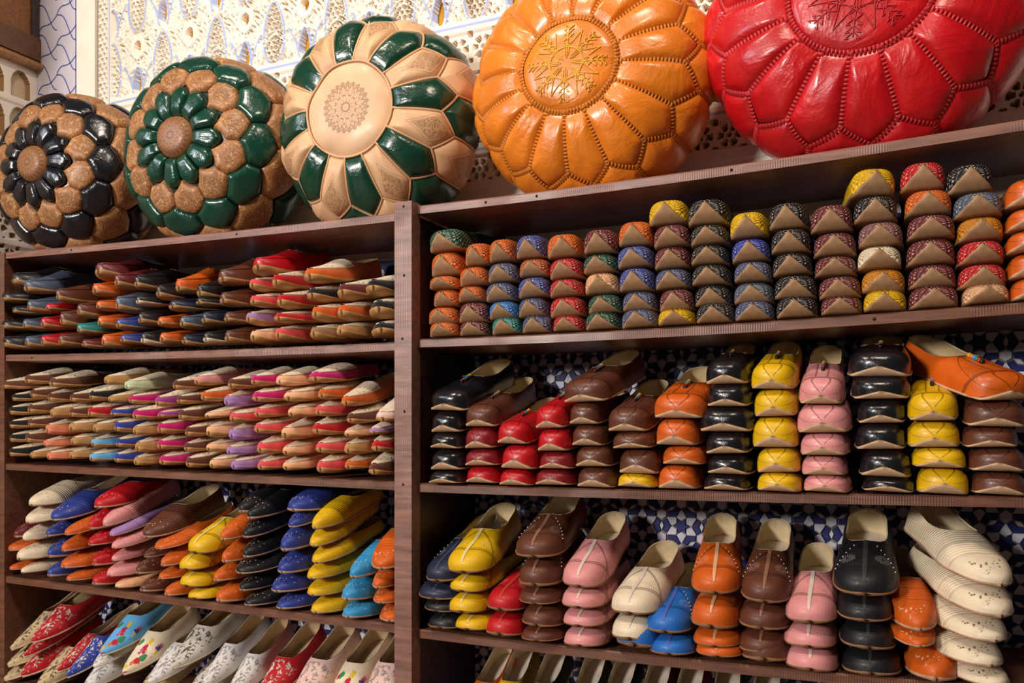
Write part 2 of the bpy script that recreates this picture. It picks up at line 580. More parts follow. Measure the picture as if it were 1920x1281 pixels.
def hexdist(x, z, p):
    """distance to the nearest centre of a hexagonal lattice of pitch p"""
    def d(ox, oz):
        a = (x - ox) / p
        c = (z - oz) / (p * 1.732)
        return np.hypot((a - np.round(a)) * p, (c - np.round(c)) * p * 1.732)
    return np.minimum(d(0, 0), d(p / 2, p * .866))

def tracery(x, z, p):
    """openwork band of six-petal flowers: height and holes"""
    a = (x / p) - np.round(x / p)
    c = (z / p) - np.round(z / p)
    r = np.hypot(a, c)
    th = np.arctan2(c, a)
    hole = (np.abs(r - .30) < .11) & (np.cos(6 * th) > -.25)
    hole |= r < .07
    hole |= (np.abs(a) > .40) & (np.abs(c) > .40)
    return np.where(hole, -.028, 0.0)

def ogee(x, z, zb):
    """one family of columns of the carved ogee field; returns height, priority, paint"""
    x = (x / .2 - np.round(x / .2)) * .2
    zl = np.mod(z - zb, .37)
    H = np.full(x.shape, np.nan)
    M = np.zeros(x.shape, int)
    ax = np.abs(x)
    def put(mask, h, m=0):
        H[mask] = h[mask] if isinstance(h, np.ndarray) else h
        M[mask] = m
    # arch and leaves of the palmette
    q = (zl - .185) / .085
    ra = np.hypot(x, zl - .215)
    put((np.abs(ra - .055) < .0045) & (zl > .2), 0.003)
    for off, wd in ((.0, .0045), (.016, .003), (.028, .003)):
        d2 = ax - (.016 + off * .6 + (.034 + off) * np.clip(q, 0, 2) ** 1.7)
        put((np.abs(d2) < wd) & (q > -.05) & (q < 1.15), .001)
        if off == 0:
            put((np.abs(d2) < .0028) & (q > 0) & (q < 1.1), .0025, 1)
    qq = np.clip(q, 1e-4, .9999)
    hw = .0145 * np.sin(PI * qq ** .8) * 1.05
    put((ax < hw + .0055) & (q > -.1) & (q < 1.1), 0.002)
    put((np.abs(ax - hw - .003) < .0026) & (q > .25) & (q < 1), .003, 1)
    put((ax < hw) & (q > .02) & (q < .98), -.018, 2)
    # ring with gilded hollow
    e = np.hypot(x / .025, (zl - .327) / .031)
    put(e < 1.12, 0.003)
    put(e < .56, -.019, 2)
    for s in (-1, 1):
        put(np.hypot(x, zl - .327 - s * .041) < .0065, .002)
        put(np.hypot(x, zl - .327 - s * .041) < .0036, -.018, 3)
    # honeycomb teardrop
    qt = np.clip(zl / .172, 1e-4, .9999)
    hw = .082 * qt ** .55 * (1 - qt) ** .72
    d = ax - hw
    ins = (zl > 0) & (zl < .172)
    put((np.abs(d) < .006) & ins, 0.004)
    put((np.abs(d) < .0030) & ins, .005, 1)
    hd = hexdist(x, zl, .0145)
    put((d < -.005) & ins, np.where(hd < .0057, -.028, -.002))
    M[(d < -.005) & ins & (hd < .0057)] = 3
    return H, M

def relief(x, z):
    H = np.full(x.shape, -.004)
    M = np.zeros(x.shape, int)
    # filler foliage: ribbed leaves and drilled dots
    xx = (x / .1 - np.round(x / .1)) * .1
    rib = np.sin(2 * PI * (np.hypot(xx, np.mod(z, .0925) - .03) + .25 * np.abs(xx)) / .0135)
    H += np.where(rib > .15, .003, -.009)
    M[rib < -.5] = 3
    dd = hexdist(x + .004, z + .003, .024)
    H[dd < .0065] = -.002
    M[dd < .0065] = 0
    H[dd < .0026] = -.014
    for zb in (.945, 1.13):
        xs = x + 1.017 if zb == .945 else x + 1.117
        h, m = ogee(xs, z, zb)
        k = ~np.isnan(h)
        H[k] = h[k]
        M[k] = m[k]
    # rails and tracery bands below the ogee field
    def band(lo, hi, h, m=0):
        k = (z >= lo) & (z < hi)
        H[k] = h[k] if isinstance(h, np.ndarray) else h
        M[k] = m[k] if isinstance(m, np.ndarray) else m
    t1 = tracery(x, z - .885, .064)
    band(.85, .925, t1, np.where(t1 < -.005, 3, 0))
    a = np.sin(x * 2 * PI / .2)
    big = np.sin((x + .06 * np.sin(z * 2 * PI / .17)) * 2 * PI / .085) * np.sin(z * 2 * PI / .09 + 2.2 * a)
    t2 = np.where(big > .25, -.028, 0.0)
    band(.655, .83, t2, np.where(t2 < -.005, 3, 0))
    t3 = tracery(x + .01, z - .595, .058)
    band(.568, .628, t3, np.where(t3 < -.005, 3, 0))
    t4 = np.where((np.abs(np.mod(x, .12) - .06) < .045) & (np.abs(z - .5) < .02), -.022, 0.0)
    band(.40, .545, t4)
    for lo, hi, bl in ((.922, .952, .937), (.826, .85, None), (.628, .657, .641), (.543, .568, None)):
        band(lo, hi, .006)
        if bl:
            band(bl - .0035, bl + .0035, .0065, 1)
    # border strip at the left end
    k = x < -1.228
    bs = np.where((hexdist(x + 1.255, z, .017) < .0058) & (x > -1.276) & (x < -1.238), -.026, 0.002)
    H[k] = bs[k]
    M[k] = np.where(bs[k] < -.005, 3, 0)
    k = (x >= -1.236) & (x < -1.222)
    H[k] = .007
    M[k] = 0
    k = (x >= -1.2315) & (x < -1.2265)
    M[k] = 1
    return H, M

def relief_mesh(name, a0, a1, z0, z1, step, fn, place):
    na, nz = int((a1 - a0) / step), int((z1 - z0) / step)
    A, Z = np.meshgrid(np.linspace(a0, a1, na), np.linspace(z0, z1, nz), indexing='ij')
    H, M = fn(A, Z)
    V = place(A, Z, H).reshape(-1, 3)
    i = np.arange(na * nz).reshape(na, nz)
    Q = np.stack([i[:-1, :-1], i[1:, :-1], i[1:, 1:], i[:-1, 1:]], -1).reshape(-1, 4)
    me = bpy.data.meshes.new(name)
    me.vertices.add(len(V))
    me.vertices.foreach_set('co', V.ravel())
    me.loops.add(Q.size)
    me.loops.foreach_set('vertex_index', Q.ravel())
    me.polygons.add(len(Q))
    me.polygons.foreach_set('loop_start', np.arange(len(Q)) * 4)
    me.polygons.foreach_set('material_index', M[:-1, :-1].ravel())
    me.update(calc_edges=True)
    me.polygons.foreach_set('use_smooth', [True] * len(Q))
    return me
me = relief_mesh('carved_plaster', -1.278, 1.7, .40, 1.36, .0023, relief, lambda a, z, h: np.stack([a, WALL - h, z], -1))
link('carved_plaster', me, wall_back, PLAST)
# smooth cream pilaster and painted strip beside the carved panel
mb = MB().box((-1.359, WALL - .012, .40), (-1.281, WALL + .03, 1.5))
link('pilaster', mb.mesh('pilaster', False), wall_back, PLAST[0])
strip = link('painted_strip', MB().box((CORX - .01, WALL - .004, .40), (-1.361, WALL + .03, 1.5)).mesh('painted_strip', False), wall_back, m_plaster('pale_lilac_paint', 'd6d0dc'))
mb = MB()
def ribbon(pts):
    pts = np.array(pts)
    d = np.gradient(pts, axis=0)
    d /= np.linalg.norm(d, axis=1)[:, None]
    nrm = np.stack([-d[:, 1], d[:, 0]], 1) * .0016
    P = np.stack([np.stack([p[:, 0], np.full(len(p), WALL - .0048), p[:, 1]], 1) for p in (pts + nrm, pts - nrm)], 1)
    mb.grid(P)
for r in range(12):
    for c in range(2):
        cx, cz = -1.540 + c * .085, .42 + r * .092 + (c % 2) * .046
        t = np.linspace(0, 1, 12)
        for sx in (1,):
            pts = np.stack([cx + .085 * t ** .8, cz + .046 - .092 * t + .012 * np.sin(2 * PI * t)], 1)
            ribbon(pts[pts[:, 0] < -1.366] if (pts[:, 0] < -1.366).sum() > 2 else pts[:3])
            pts = np.stack([cx + .085 * t ** 1.3, cz - .046 + .046 * t + .008 * np.sin(2 * PI * t)], 1)
            ribbon(pts[pts[:, 0] < -1.366] if (pts[:, 0] < -1.366).sum() > 2 else pts[:3])
ribbon(np.stack([np.full(30, -1.372), np.linspace(.41, 1.45, 30)], 1))
link('blue_outline', mb.mesh('blue_outline', False), strip, m_plaster('blue_line_paint', '4a58a8'))

def relief_left(y, z):
    H = np.zeros(y.shape)
    M = np.zeros(y.shape, int)
    def band(lo, hi, h):
        k = (z >= lo) & (z < hi)
        H[k] = h[k]
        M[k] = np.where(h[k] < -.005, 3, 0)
    yy = np.mod(y, .085) - .0425
    zz = z - 1.02
    arch = (np.abs(yy) < .030 * np.sqrt(np.clip(1 - np.clip(zz / .05, 0, 1) ** 2, 0, 1))) & (zz > -.03) & (zz < .05)
    band(.985, 1.09, np.where(arch, -.026, 0.004))
    zz2 = z - .9
    arch = (np.abs(yy) < .034 * np.sqrt(np.clip(1 - np.clip(zz2 / .06, 0, 1) ** 2, 0, 1))) & (zz2 > -.045) & (zz2 < .055)
    band(.84, .965, np.where(arch, -.018, 0.002))
    band(.55, .82, tracery(y, z, .075))
    band(.40, .53, tracery(y + .02, z, .05))
    for lo in (.965, .82, .53):
        k = (z >= lo) & (z < lo + .02)
        H[k] = .008
    k = np.abs(z - .832) < .003
    M[k] = 1
    return H, M
me = relief_mesh('carved_plaster', -.75, WALL - .005, .40, 1.10, .0032, relief_left, lambda a, z, h: np.stack([CORX + h - .005, a, z], -1))
me.flip_normals()
link('carved_plaster', me, wall_left, PLAST)

# wooden corner cupboard above the left frieze
cup = tag(link('wall_cupboard', None, loc=(CORX, .05, 1.10)), 'old varnished wooden cupboard corner with moulded base, top left corner', 'cupboard')
OLDW = m_wood('5c3a1c')
def cbox(name, lo, hi, m=OLDW):
    lo = (lo[0] - CORX, lo[1] - .05, lo[2] - 1.10)
    hi = (hi[0] - CORX, hi[1] - .05, hi[2] - 1.10)
    return link(name, MB().box(lo, hi).mesh(name, False), cup, m)
cbox('panel', (CORX - .01, -.75, 1.185), (CORX + .012, .235, 1.5), m_wood('7a4c20'))
cbox('stile', (CORX - .01, .235, 1.17), (CORX + .02, .258, 1.5), m_wood('33261a'))
cbox('rail', (CORX - .01, -.75, 1.115), (CORX + .022, .262, 1.185))
mb = MB()
ys = np.array([-.8, .266]) - .05
prof = [(0, -.012), (.034, -.012), (.040, -.004), (.036, .006), (.026, .014), (0, .016)]
mb.grid(np.stack([np.stack([np.full(6, y), ], 0) * 0 for y in ys])[..., None].repeat(3, -1).reshape(2, 6, 3) +
        np.array([[(a - .01, y, b) for a, b in prof] for y in ys]), close=True)
mb.f += [tuple(range(6)), tuple(range(11, 5, -1))]
mb.mi += [0, 0]
link('moulding', mb.mesh('moulding', False), cup, m_wood('94683c'))

# ------------------------------------------------------------------ zellige tiles behind the shelves
TILEM = dict(blue=m_tile('cobalt_glaze', '1c1f66'), white=m_tile('white_glaze', 'c9c8d2'), gold=m_tile('ochre_glaze', 'b8842c'))
P0 = .0852
def prism(poly, th=.005, inset=.0009):
    poly = np.array(poly)
    c = poly.mean(0)
    d = poly - c
    r = np.linalg.norm(d, axis=1)[:, None]
    q = c + d * (1 - inset / np.maximum(r, .004))
    q2 = c + d * (1 - (inset + .0008) / np.maximum(r, .004))
    n = len(q)
    vs = [(a, 0.0, b) for a, b in q] + [(a, -th * .8, b) for a, b in q] + [(a, -th, b) for a, b in q2]
    fs = []
    for k in range(2):
        for j in range(n):
            fs.append((k * n + j, k * n + (j + 1) % n, (k + 1) * n + (j + 1) % n, (k + 1) * n + j))
    fs.append(tuple(2 * n + j for j in range(n)))
    return vs, fs
def rotp(poly, a):
    ca, sa = math.cos(a), math.sin(a)
    return [(x * ca - y * sa, x * sa + y * ca) for x, y in poly]
sc = lambda pl: [(x * P0, y * P0) for x, y in pl]
star = sc([(.213 * math.cos(k * PI / 6), .213 * math.sin(k * PI / 6)) if k % 2 == 0 else (.123 * math.cos(k * PI / 6), .123 * math.sin(k * PI / 6)) for k in range(12)])
chev = sc([(.02, .132), (.123, .196), (.238, 0), (.123, -.196), (.02, -.132), (.072, 0)])
rhom = sc([(0, .13), (.062, 0), (0, -.13), (-.062, 0)])
hexa = sc([(.142 * math.cos(k * PI / 3 + PI / 6), .142 * math.sin(k * PI / 3 + PI / 6)) for k in range(6)])
shld = sc([(.132, 0), (.188, .103), (.229, .128), (.4235, .019), (.4235, -.019), (.229, -.128), (.188, -.103)])
KIND = {}
def kindmesh(name, poly, ang, color):
    key = (name, round(ang, 3))
    if key not in KIND:
        vs, fs = prism(rotp(poly, ang))
        KIND[key] = (vs, fs, MB().add(vs, fs).mesh(name, False))
    return KIND[key]
pieces = []
ZT0, ZT1 = -.80, .33
for r in range(-9, 9):
    for c in range(-26, 19):
        sx, sz = .471 + (c + .5 * (r % 2)) * P0, -.2235 + r * P0 * .866
        if not (CORX + .02 < sx < 1.7 and ZT0 < sz < ZT1):
            continue
        pieces.append(('star_tile', star, 0, 'blue', sx, sz))
        for k in range(6):
            a = PI / 6 + k * PI / 3
            pieces.append(('shield_tile', shld, a, 'white', sx, sz))
        for k in range(3):
            a = k * PI / 3
            mx, mz = sx + .5 * P0 * math.cos(a), sz + .5 * P0 * math.sin(a)
            pieces.append(('rhombus_tile', rhom, a, 'white', mx, mz))
            pieces.append(('chevron_tile', chev, a, 'blue', mx, mz))
            pieces.append(('chevron_tile', chev, a + PI, 'blue', mx, mz))
        for a in (PI / 6, PI / 2):
            pieces.append(('hexagon_tile', hexa, 0, 'white', sx + .5774 * P0 * math.cos(a), sz + .5774 * P0 * math.sin(a)))
def tile_rank(p):
    x, z = p[4], p[5]
    # pieces that show between the stacks of the two right-hand bays come first
    if -.25 < z < -.165 and .05 < x < 1.0:
        return 0
    if .03 < z < .13 and .0 < x < .45:
        return 1
    if -.31 < z < -.25 and (.3 < x < .5 or .82 < x < 1.0):
        return 2
    if -.53 < z < -.47 and -.95 < x < -.3:
        return 3
    return 9
pieces.sort(key=tile_rank)
chosen = [p for p in pieces if tile_rank(p) < 9][:300]
rest = pieces[len(chosen):]
for nm, poly, a, colr, x, z in chosen:
    vs, fs, me = kindmesh(nm, poly, a, colr)
    link(nm, me, wall_back, TILEM[colr], loc=(x, WALL + .004, z))
for colr in ('blue', 'white'):
    mb = MB()
    for nm, poly, a, cc, x, z in rest:
        if cc == colr:
            vs, fs, _ = kindmesh(nm, poly, a, cc)
            mb.add([(v[0] + x, v[1] + WALL + .004, v[2] + z) for v in vs], fs)
    link(colr + '_tile_field', mb.mesh('tile_field', False), wall_back, TILEM[colr], 'stuff')
link('grout_bed', MB().box((CORX, WALL + .004, ZFLOOR), (1.7, WALL + .036, .40)).mesh('grout_bed', False), wall_back, m_plaster('grout', '8c8478'))
# merlon frieze above the zellige, seen under the top left shelf
mer = [(-.019, 0), (.019, 0), (.019, .012), (.011, .02), (.011, .03), (.016, .036), (.008, .046), (.009, .056), (0, .066), (-.009, .056), (-.008, .046), (-.016, .036), (-.011, .03), (-.011, .02), (-.019, .012)]
mvs, mfs = prism([(x, z) for x, z in mer])
mer_me = MB().add(mvs, mfs).mesh('merlon_tile', False)
link('blue_border', MB().box((-1.3, WALL + .001, .30), (1.7, WALL + .004, .40)).mesh('blue_border', False), wall_back, TILEM['blue'])
for i in range(22):
    link('merlon_tile', mer_me, wall_back, TILEM['white' if i % 2 == 0 else 'gold'], loc=(-.95 + i * .042, WALL + .0035, .315 if i % 2 == 0 else .308))
# glazed tiles of the left wall beside the unit
lt = MB().box((-.02, 0, 0), (0, .0, .0))
cols = ['gold', 'blue', 'white', 'blue']
tb = MB().box((0, -.018, -.018), (.006, .018, .018)).mesh('square_tile', False)
for i in range(44):
    for j in range(3):
        cc = ['gold', 'blue', 'white', 'blue'][(i + j) % 4] if i > 32 else ['white', 'blue'][(i + j) % 2]
        link('square_tile', tb, wall_left, TILEM[cc], loc=(CORX - .02, .20 - j * .038, -1.15 + i * .0355))

# ------------------------------------------------------------------ leather poufs on the top shelf
@cached
def m_stamped(c, line):
    g = NG('stamped_leather_' + c)
    v = g.obj()
    base = vary(g, lin(c), v, .22, 18)
    n1 = g.noise(v, 46, 1, .4, 2.5)
    sq = g.M('SUBTRACT', 1.0, g.step(g.M('ABSOLUTE', g.M('SUBTRACT', n1, .5)), .015, .045))
    n2 = g.noise(v, 150, 1, .4, 1.0)
    fine = g.M('SUBTRACT', 1.0, g.step(g.M('ABSOLUTE', g.M('SUBTRACT', n2, .5)), .02, .06))
    _, u, t = g.uv()
    d = g.M('SQRT', g.M('ADD', g.M('MULTIPLY', g.M('MULTIPLY', u, u), 1.3), g.M('MULTIPLY', t, t)))
    mid = g.M('SUBTRACT', 1.0, g.step(d, .42, .48))
    fine = g.M('MULTIPLY', fine, mid)
    ring = lines(g, [g.M('SUBTRACT', d, .5)], .02)
    col = g.mix(g.M('MULTIPLY', sq, .62), base, lin(line))
    col = g.mix(g.M('MULTIPLY', g.M('MAXIMUM', fine, ring), .55), col, lin('5a3418'))
    g.bump(g.M('SUBTRACT', sq, g.M('ADD', fine, ring)), .35, .0018)
    return g.fin(col, .5, .45, .05)

@cached
def m_diamond(c):
    """tan leather stamped with a framed diamond of dark filigree"""
    g = NG('diamond_stamped_leather')
    v = g.obj()
    _, u, t = g.uv()
    base = vary(g, lin(c), v, .14, 14)
    d = g.M('ADD', g.M('MULTIPLY', g.M('ABSOLUTE', u), 1.25), g.M('MULTIPLY', g.M('ABSOLUTE', g.M('SUBTRACT', t, .22)), 1.35))
    fr = lines(g, [g.M('SUBTRACT', d, .80), g.M('SUBTRACT', d, .98)], .022)
    inside = g.M('SUBTRACT', 1.0, g.step(d, .74, .78))
    n2 = g.noise(v, 140, 1, .4, 1.6)
    fil = g.M('MULTIPLY', inside, g.M('SUBTRACT', 1.0, g.step(g.M('ABSOLUTE', g.M('SUBTRACT', n2, .5)), .03, .08)))
    col = g.mix(g.M('MULTIPLY', inside, .45), base, lin('a87c50'))
    col = g.mix(g.M('MULTIPLY', g.M('MAXIMUM', fr, fil), .6), col, lin('6e4a2c'))
    g.bump(g.M('SUBTRACT', g.M('MULTIPLY', g.noise(v, 300, 2), .3), g.M('MAXIMUM', fr, fil)), .3, .0016)
    return g.fin(col, .5, .45, .08)

@cached
def m_rosette(c, dark, size):
    """disc of leather with a pressed rosette of twelve petals"""
    g = NG('rosette_stamped_leather')
    v = g.obj()
    _, u, t = g.uv()
    base = vary(g, lin(c), v, .12, 14)
    r = g.M('DIVIDE', g.M('SQRT', g.M('ADD', g.M('MULTIPLY', u, u), g.M('MULTIPLY', t, t))), size)
    a = g.M('ARCTAN2', t, u)
    edge = g.M('ADD', .92, g.M('MULTIPLY', g.M('COSINE', g.M('MULTIPLY', a, 24.0)), .06))
    c12 = g.M('COSINE', g.M('MULTIPLY', a, 12.0))
    e1 = g.M('SUBTRACT', r, edge)
    e2 = g.M('SUBTRACT', r, .12)
    pet = g.M('SUBTRACT', g.M('ABSOLUTE', g.M('SUBTRACT', r, .38)), g.M('MULTIPLY', g.step(c12, -.2, 1.0), .2))
    lat1 = g.M('MULTIPLY', g.M('SUBTRACT', g.M('ABSOLUTE', c12), g.M('MULTIPLY', g.M('SUBTRACT', r, .6), 3.3)), .25)
    lat2 = g.M('SUBTRACT', r, g.M('ADD', .74, g.M('MULTIPLY', g.M('COSINE', g.M('MULTIPLY', a, 24.0)), .07)))
    ins = g.M('SUBTRACT', 1.0, g.step(e1, 0, .02))
    ln = g.M('MULTIPLY', lines(g, [e1, e2, pet, lat1, lat2], .022), ins)
    col = g.mix(g.M('MULTIPLY', ins, .22), base, lin(dark))
    col = g.mix(g.M('MULTIPLY', ln, .75), col, lin(dark))
    g.bump(g.M('SUBTRACT', g.M('MULTIPLY', g.noise(v, 300, 2), .3), ln), .35, .0016)
    return g.fin(col, .48, .45, .08)

@cached
def m_pouf(c, rough=.3):
    g = NG('polished_leather_' + c)
    v = g.obj()
    col = vary(g, lin(c), v, .22, 7)
    h = g.M('ADD', g.M('MULTIPLY', g.noise(v, 11, 4, .6, .6), 6.0), g.M('MULTIPLY', g.noise(v, 260, 2), .35))
    g.bump(h, .35, .0035)
    ro = g.n('ShaderNodeMapRange')
    g.put(ro.inputs[0], g.noise(v, 35, 4))
    ro.inputs[3].default_value = rough - .08
    ro.inputs[4].default_value = rough + .14
    return g.fin(col, ro.outputs[0], .5, .35)

class Pouf:
    def __init__(self, name, label, u, Y, R, T, zr, board, roll=0.0, yaw=0.0):
        X = px(u, 300, Y)[0]
        self.R, self.T, self.zs, self.roll = R, T, zr / R, roll
        self.zr = zr
        self.root = tag(link(name, None, loc=(X, Y, top_z(board, X) + .005)), label, 'pouf', 'leather poufs on the top shelf')
        self.root.rotation_euler = (0, 0, yaw)
    def s_of(self, f):
        return math.asin(f ** (1 / .8)) / PI
    def base(self, b, s):
        a = np.clip(s, 1e-4, 1 - 1e-4) * PI
        r = self.R * np.sin(a) ** .8
        y = -self.T / 2 * np.sign(np.cos(a)) * np.abs(np.cos(a)) ** .85
        return np.stack([r * np.sin(b), y, r * np.cos(b)], -1)
    def surf(self, b, s, off):
        b = np.asarray(b, float) + self.roll
        s = np.asarray(s, float)
        e = 1e-3
        p = self.base(b, s)
        ds = self.base(b, np.minimum(s + e, .999)) - self.base(b, np.maximum(s - e, .001))
        tb = np.stack([np.cos(b), np.zeros_like(b), -np.sin(b)], -1)
        n = np.cross(ds, tb)
        n /= np.linalg.norm(n, axis=-1)[..., None] + 1e-12
        if np.sum(n[..., 1] * p[..., 1]) + np.sum(n[..., 0] * p[..., 0]) + np.sum(n[..., 2] * p[..., 2]) < 0:
            n = -n
        wob = (.0035 * np.sin(3 * b + 9 * s) + .0025 * np.sin(7 * b - 13 * s)) * np.clip((s - .05) / .1, 0, 1)
        p = p + n * (np.asarray(off) + wob)[..., None]
        z = p[..., 2] * self.zs
        lim = -self.zr * .955
        z = np.where(z < lim, lim + (z - lim) * .05, z)
        z = np.maximum(z, -self.zr * .962)
        p[..., 2] = z + self.zr * .962
        return p
    def dense(self, poly, k=6, rnd=0):
        pts = []
        n = len(poly)
        for i in range(n):
            a, c = np.array(poly[i]), np.array(poly[(i + 1) % n])
            for j in range(k):
                pts.append(a + (c - a) * j / k)
        pts = np.array(pts)
        for _ in range(rnd):
            pts = (np.roll(pts, 1, 0) + 2 * pts + np.roll(pts, -1, 0)) / 4
        return pts
    def patch(self, name, poly, m, pad=.009, sink=-.003, rnd=0, k=9, parent=None, ex=5):
        pts = self.dense(poly, k, rnd)
        c = pts.mean(0)
        rho = np.array([.001, .3, .55, .75, .88, .95, .985, 1.0])
        B = c[None, None] + rho[:, None, None] * (pts - c)[None]
        off = sink + (pad - sink) * (1 - rho ** ex)[:, None] * np.ones(len(pts))[None]
        P = self.surf(B[..., 0], B[..., 1], off)
        h = np.abs(pts - c).max(0)
        uv = (B - c) / h
        mb = MB().grid(P, uv, close=True)
        mb.f.append(tuple(reversed(range(len(pts)))))
        mb.mi.append(0)
        # skirt so the edge has depth
        return link(name, mb.mesh(name), parent or self.root, m)
    def disc(self, name, s0, m, pad=.008, sink=-.003):
        rho = np.array([.02, .2, .4, .6, .8, .9, .96, 1.0])
        b = np.arange(48) * 2 * PI / 48
        S = rho[:, None] * s0 * np.ones(48)
        off = sink + (pad - sink) * (1 - rho ** 6)[:, None] * np.ones(48)
        P = self.surf(np.broadcast_to(b, S.shape), S, off)
        uv = np.stack([rho[:, None] * np.sin(b), rho[:, None] * np.cos(b)], -1)
        mb = MB().grid(P, uv, close=True)
        mb.f.append(tuple(reversed(range(48))))
        mb.mi.append(0)
        self.dpad, self.dsink, self.s0 = pad, sink, s0
        self.dobj = link(name, mb.mesh(name), self.root, m)
        return self.dobj
    def body(self, m, off=-.006):
        s = np.linspace(.004, .996, 40)
        b = np.arange(72) * 2 * PI / 72
        S, B = np.meshgrid(s, b, indexing='ij')
        mb = MB().grid(self.surf(B, S, np.full(S.shape, off)), close=True)
        mb.f += [tuple(reversed(range(72))), tuple(range(39 * 72, 40 * 72))]
        mb.mi += [0, 0]
        return link('body', mb.mesh('body'), self.root, m)
    def path(self, pts, off, n=14):
        pts = np.array(pts)
        out = []
        for i in range(len(pts) - 1):
            t = np.linspace(0, 1, n, endpoint=(i == len(pts) - 2))
            out.append(pts[i] + (pts[i + 1] - pts[i]) * t[:, None])
        o = np.concatenate(out)
        return self.surf(o[:, 0], o[:, 1], np.full(len(o), off))
    def stitches(self, paths, m, off=.0005, pitch=.0064, wid=.0056, hgt=.0030):
        mb = MB()
        for pth in paths:
            P = self.path(pth, off, 30)
            seg = np.linalg.norm(np.diff(P, axis=0), axis=1)
            L = np.concatenate([[0], np.cumsum(seg)])
            n = max(2, int(L[-1] / pitch))
            q = np.linspace(0, L[-1], n)
            Q = np.stack([np.interp(q, L, P[:, i]) for i in range(3)], 1)
            T = np.gradient(Q, axis=0)
            T /= np.linalg.norm(T, axis=1)[:, None]
            cen = np.array([0, 0, self.zr * .962])
            N = Q - cen
            N /= np.linalg.norm(N, axis=1)[:, None]
            N -= (N * T).sum(1)[:, None] * T
            N /= np.linalg.norm(N, axis=1)[:, None]
            W = np.cross(T, N)
            for a, t, nn, wv in zip(Q, T, N, W):
                l = pitch * .40
                vs = [a - t * l - wv * wid, a + t * l - wv * wid, a + t * l + wv * wid, a - t * l + wv * wid]
                vs += [a - t * l * .5 - wv * wid * .7 + nn * hgt, a + t * l * .5 - wv * wid * .7 + nn * hgt, a + t * l * .5 + wv * wid * .7 + nn * hgt, a - t * l * .5 + wv * wid * .7 + nn * hgt]
                mb.add(vs, [(0, 1, 5, 4), (1, 2, 6, 5), (2, 3, 7, 6), (3, 0, 4, 7), (4, 5, 6, 7)])
        return link('seam_stitching', mb.mesh('seam_stitching'), self.root, m, 'stuff')
    def piping(self, paths, m, r=.003, off=.001):
        for pth in paths:
            mb = MB().tube(self.path(pth, off, 16), r, 6)
            link('piping', mb.mesh('piping'), self.root, m)
    def thread(self, polylines, m, r=.0011):
        """embroidery on the central disc; polylines in disc units (-1..1)"""
        mb = MB()
        for pl in polylines:
            pl = np.array(pl)
            q = np.concatenate([pl[i] + (pl[i + 1] - pl[i]) * np.linspace(0, 1, 7, endpoint=(i == len(pl) - 2))[:, None] for i in range(len(pl) - 1)])
            rho = np.hypot(q[:, 0], q[:, 1])
            b = np.arctan2(q[:, 0], q[:, 1])
            off = self.dsink + (self.dpad - self.dsink) * (1 - rho ** 6) + .0006
            mb.tube(self.surf(b, rho * self.s0, off), r, 5)
        return link('embroidery', mb.mesh('embroidery'), self.dobj, m)

def snowflake():
    out = []
    pol = lambda r, a: (r * math.sin(a), r * math.cos(a))
    for k in range(8):
        a = k * PI / 4
        out.append([pol(.06, a), pol(.72, a)])
        for r in (.42, .54, .64):
            for s in (-1, 1):
                e = (pol(r, a)[0] + .15 * math.sin(a + s * .7), pol(r, a)[1] + .15 * math.cos(a + s * .7))
                out.append([pol(r, a), e])
                out.append([e, (e[0] - .05 * math.sin(a + s * 1.4), e[1] - .05 * math.cos(a + s * 1.4))])
        out.append([pol(.66, a + PI / 8), pol(.25, a + PI / 8 + .35), pol(.30, a)])
        out.append([pol(.66, a + PI / 8), pol(.25, a + PI / 8 - .35), pol(.30, a + PI / 4)])
        out.append([pol(.10, a + .2), pol(.26, a + .12), pol(.26, a - .12), pol(.10, a - .2)])
        out.append([pol(.3, a), pol(.38, a + .2), pol(.46, a), pol(.38, a - .2), pol(.3, a)])
    return out

def star_pouf(name, label, u, Y, R, T, zr, col, stitch, thread, roll, fdisc=.40):
    p = Pouf(name, label, u, Y, R, T, zr, 'R0', roll)
    m = m_pouf(col, .34)
    p.body(m, -.004)
    N = 16
    s0, sc_, sa = p.s_of(fdisc), p.s_of(.85), p.s_of(.945)
    p.disc('centre_disc', s0, m)
    paths = [[(k * 2 * PI / 48, s0) for k in range(49)]]
    st = 2 * PI / N
    for k in range(N):
        b0, b1, bm = k * st, (k + 1) * st, (k + .5) * st
        jit = random.uniform(-.012, .012)
        p.patch('petal_panel', [(b0, s0), (b1, s0), (b1, sc_), (bm, sa + jit), (b0, sc_)], m, .010)
        p.patch('side_panel', [(bm - st, sa), (b0, sc_), (bm, sa), (bm, .66), (bm - st, .66)], m, .010)
        paths.append([(b0, s0), (b0, sc_), (bm, sa), (bm + st / 2, sc_)])
        paths.append([(bm, sa), (bm, .60)])
    p.stitches(paths, m_plain('stitch_thread_' + stitch, stitch, .55))
    p.thread(snowflake(), m_plain('embroidery_thread_' + thread, thread, .4))
    return p
star_pouf('round_pouf', 'bright orange leather pouf with gold snowflake embroidery, left of the red pouf', 1108, .10, .243, .27, .222, 'e07c1a', 'c87418', 'e0a41c', .08, .39)
star_pouf('round_pouf', 'glossy red leather pouf with red snowflake embroidery, at the right end', 1618, .095, .268, .28, .246, 'c00a16', 'bc2026', 'a80a14', .14, .42)

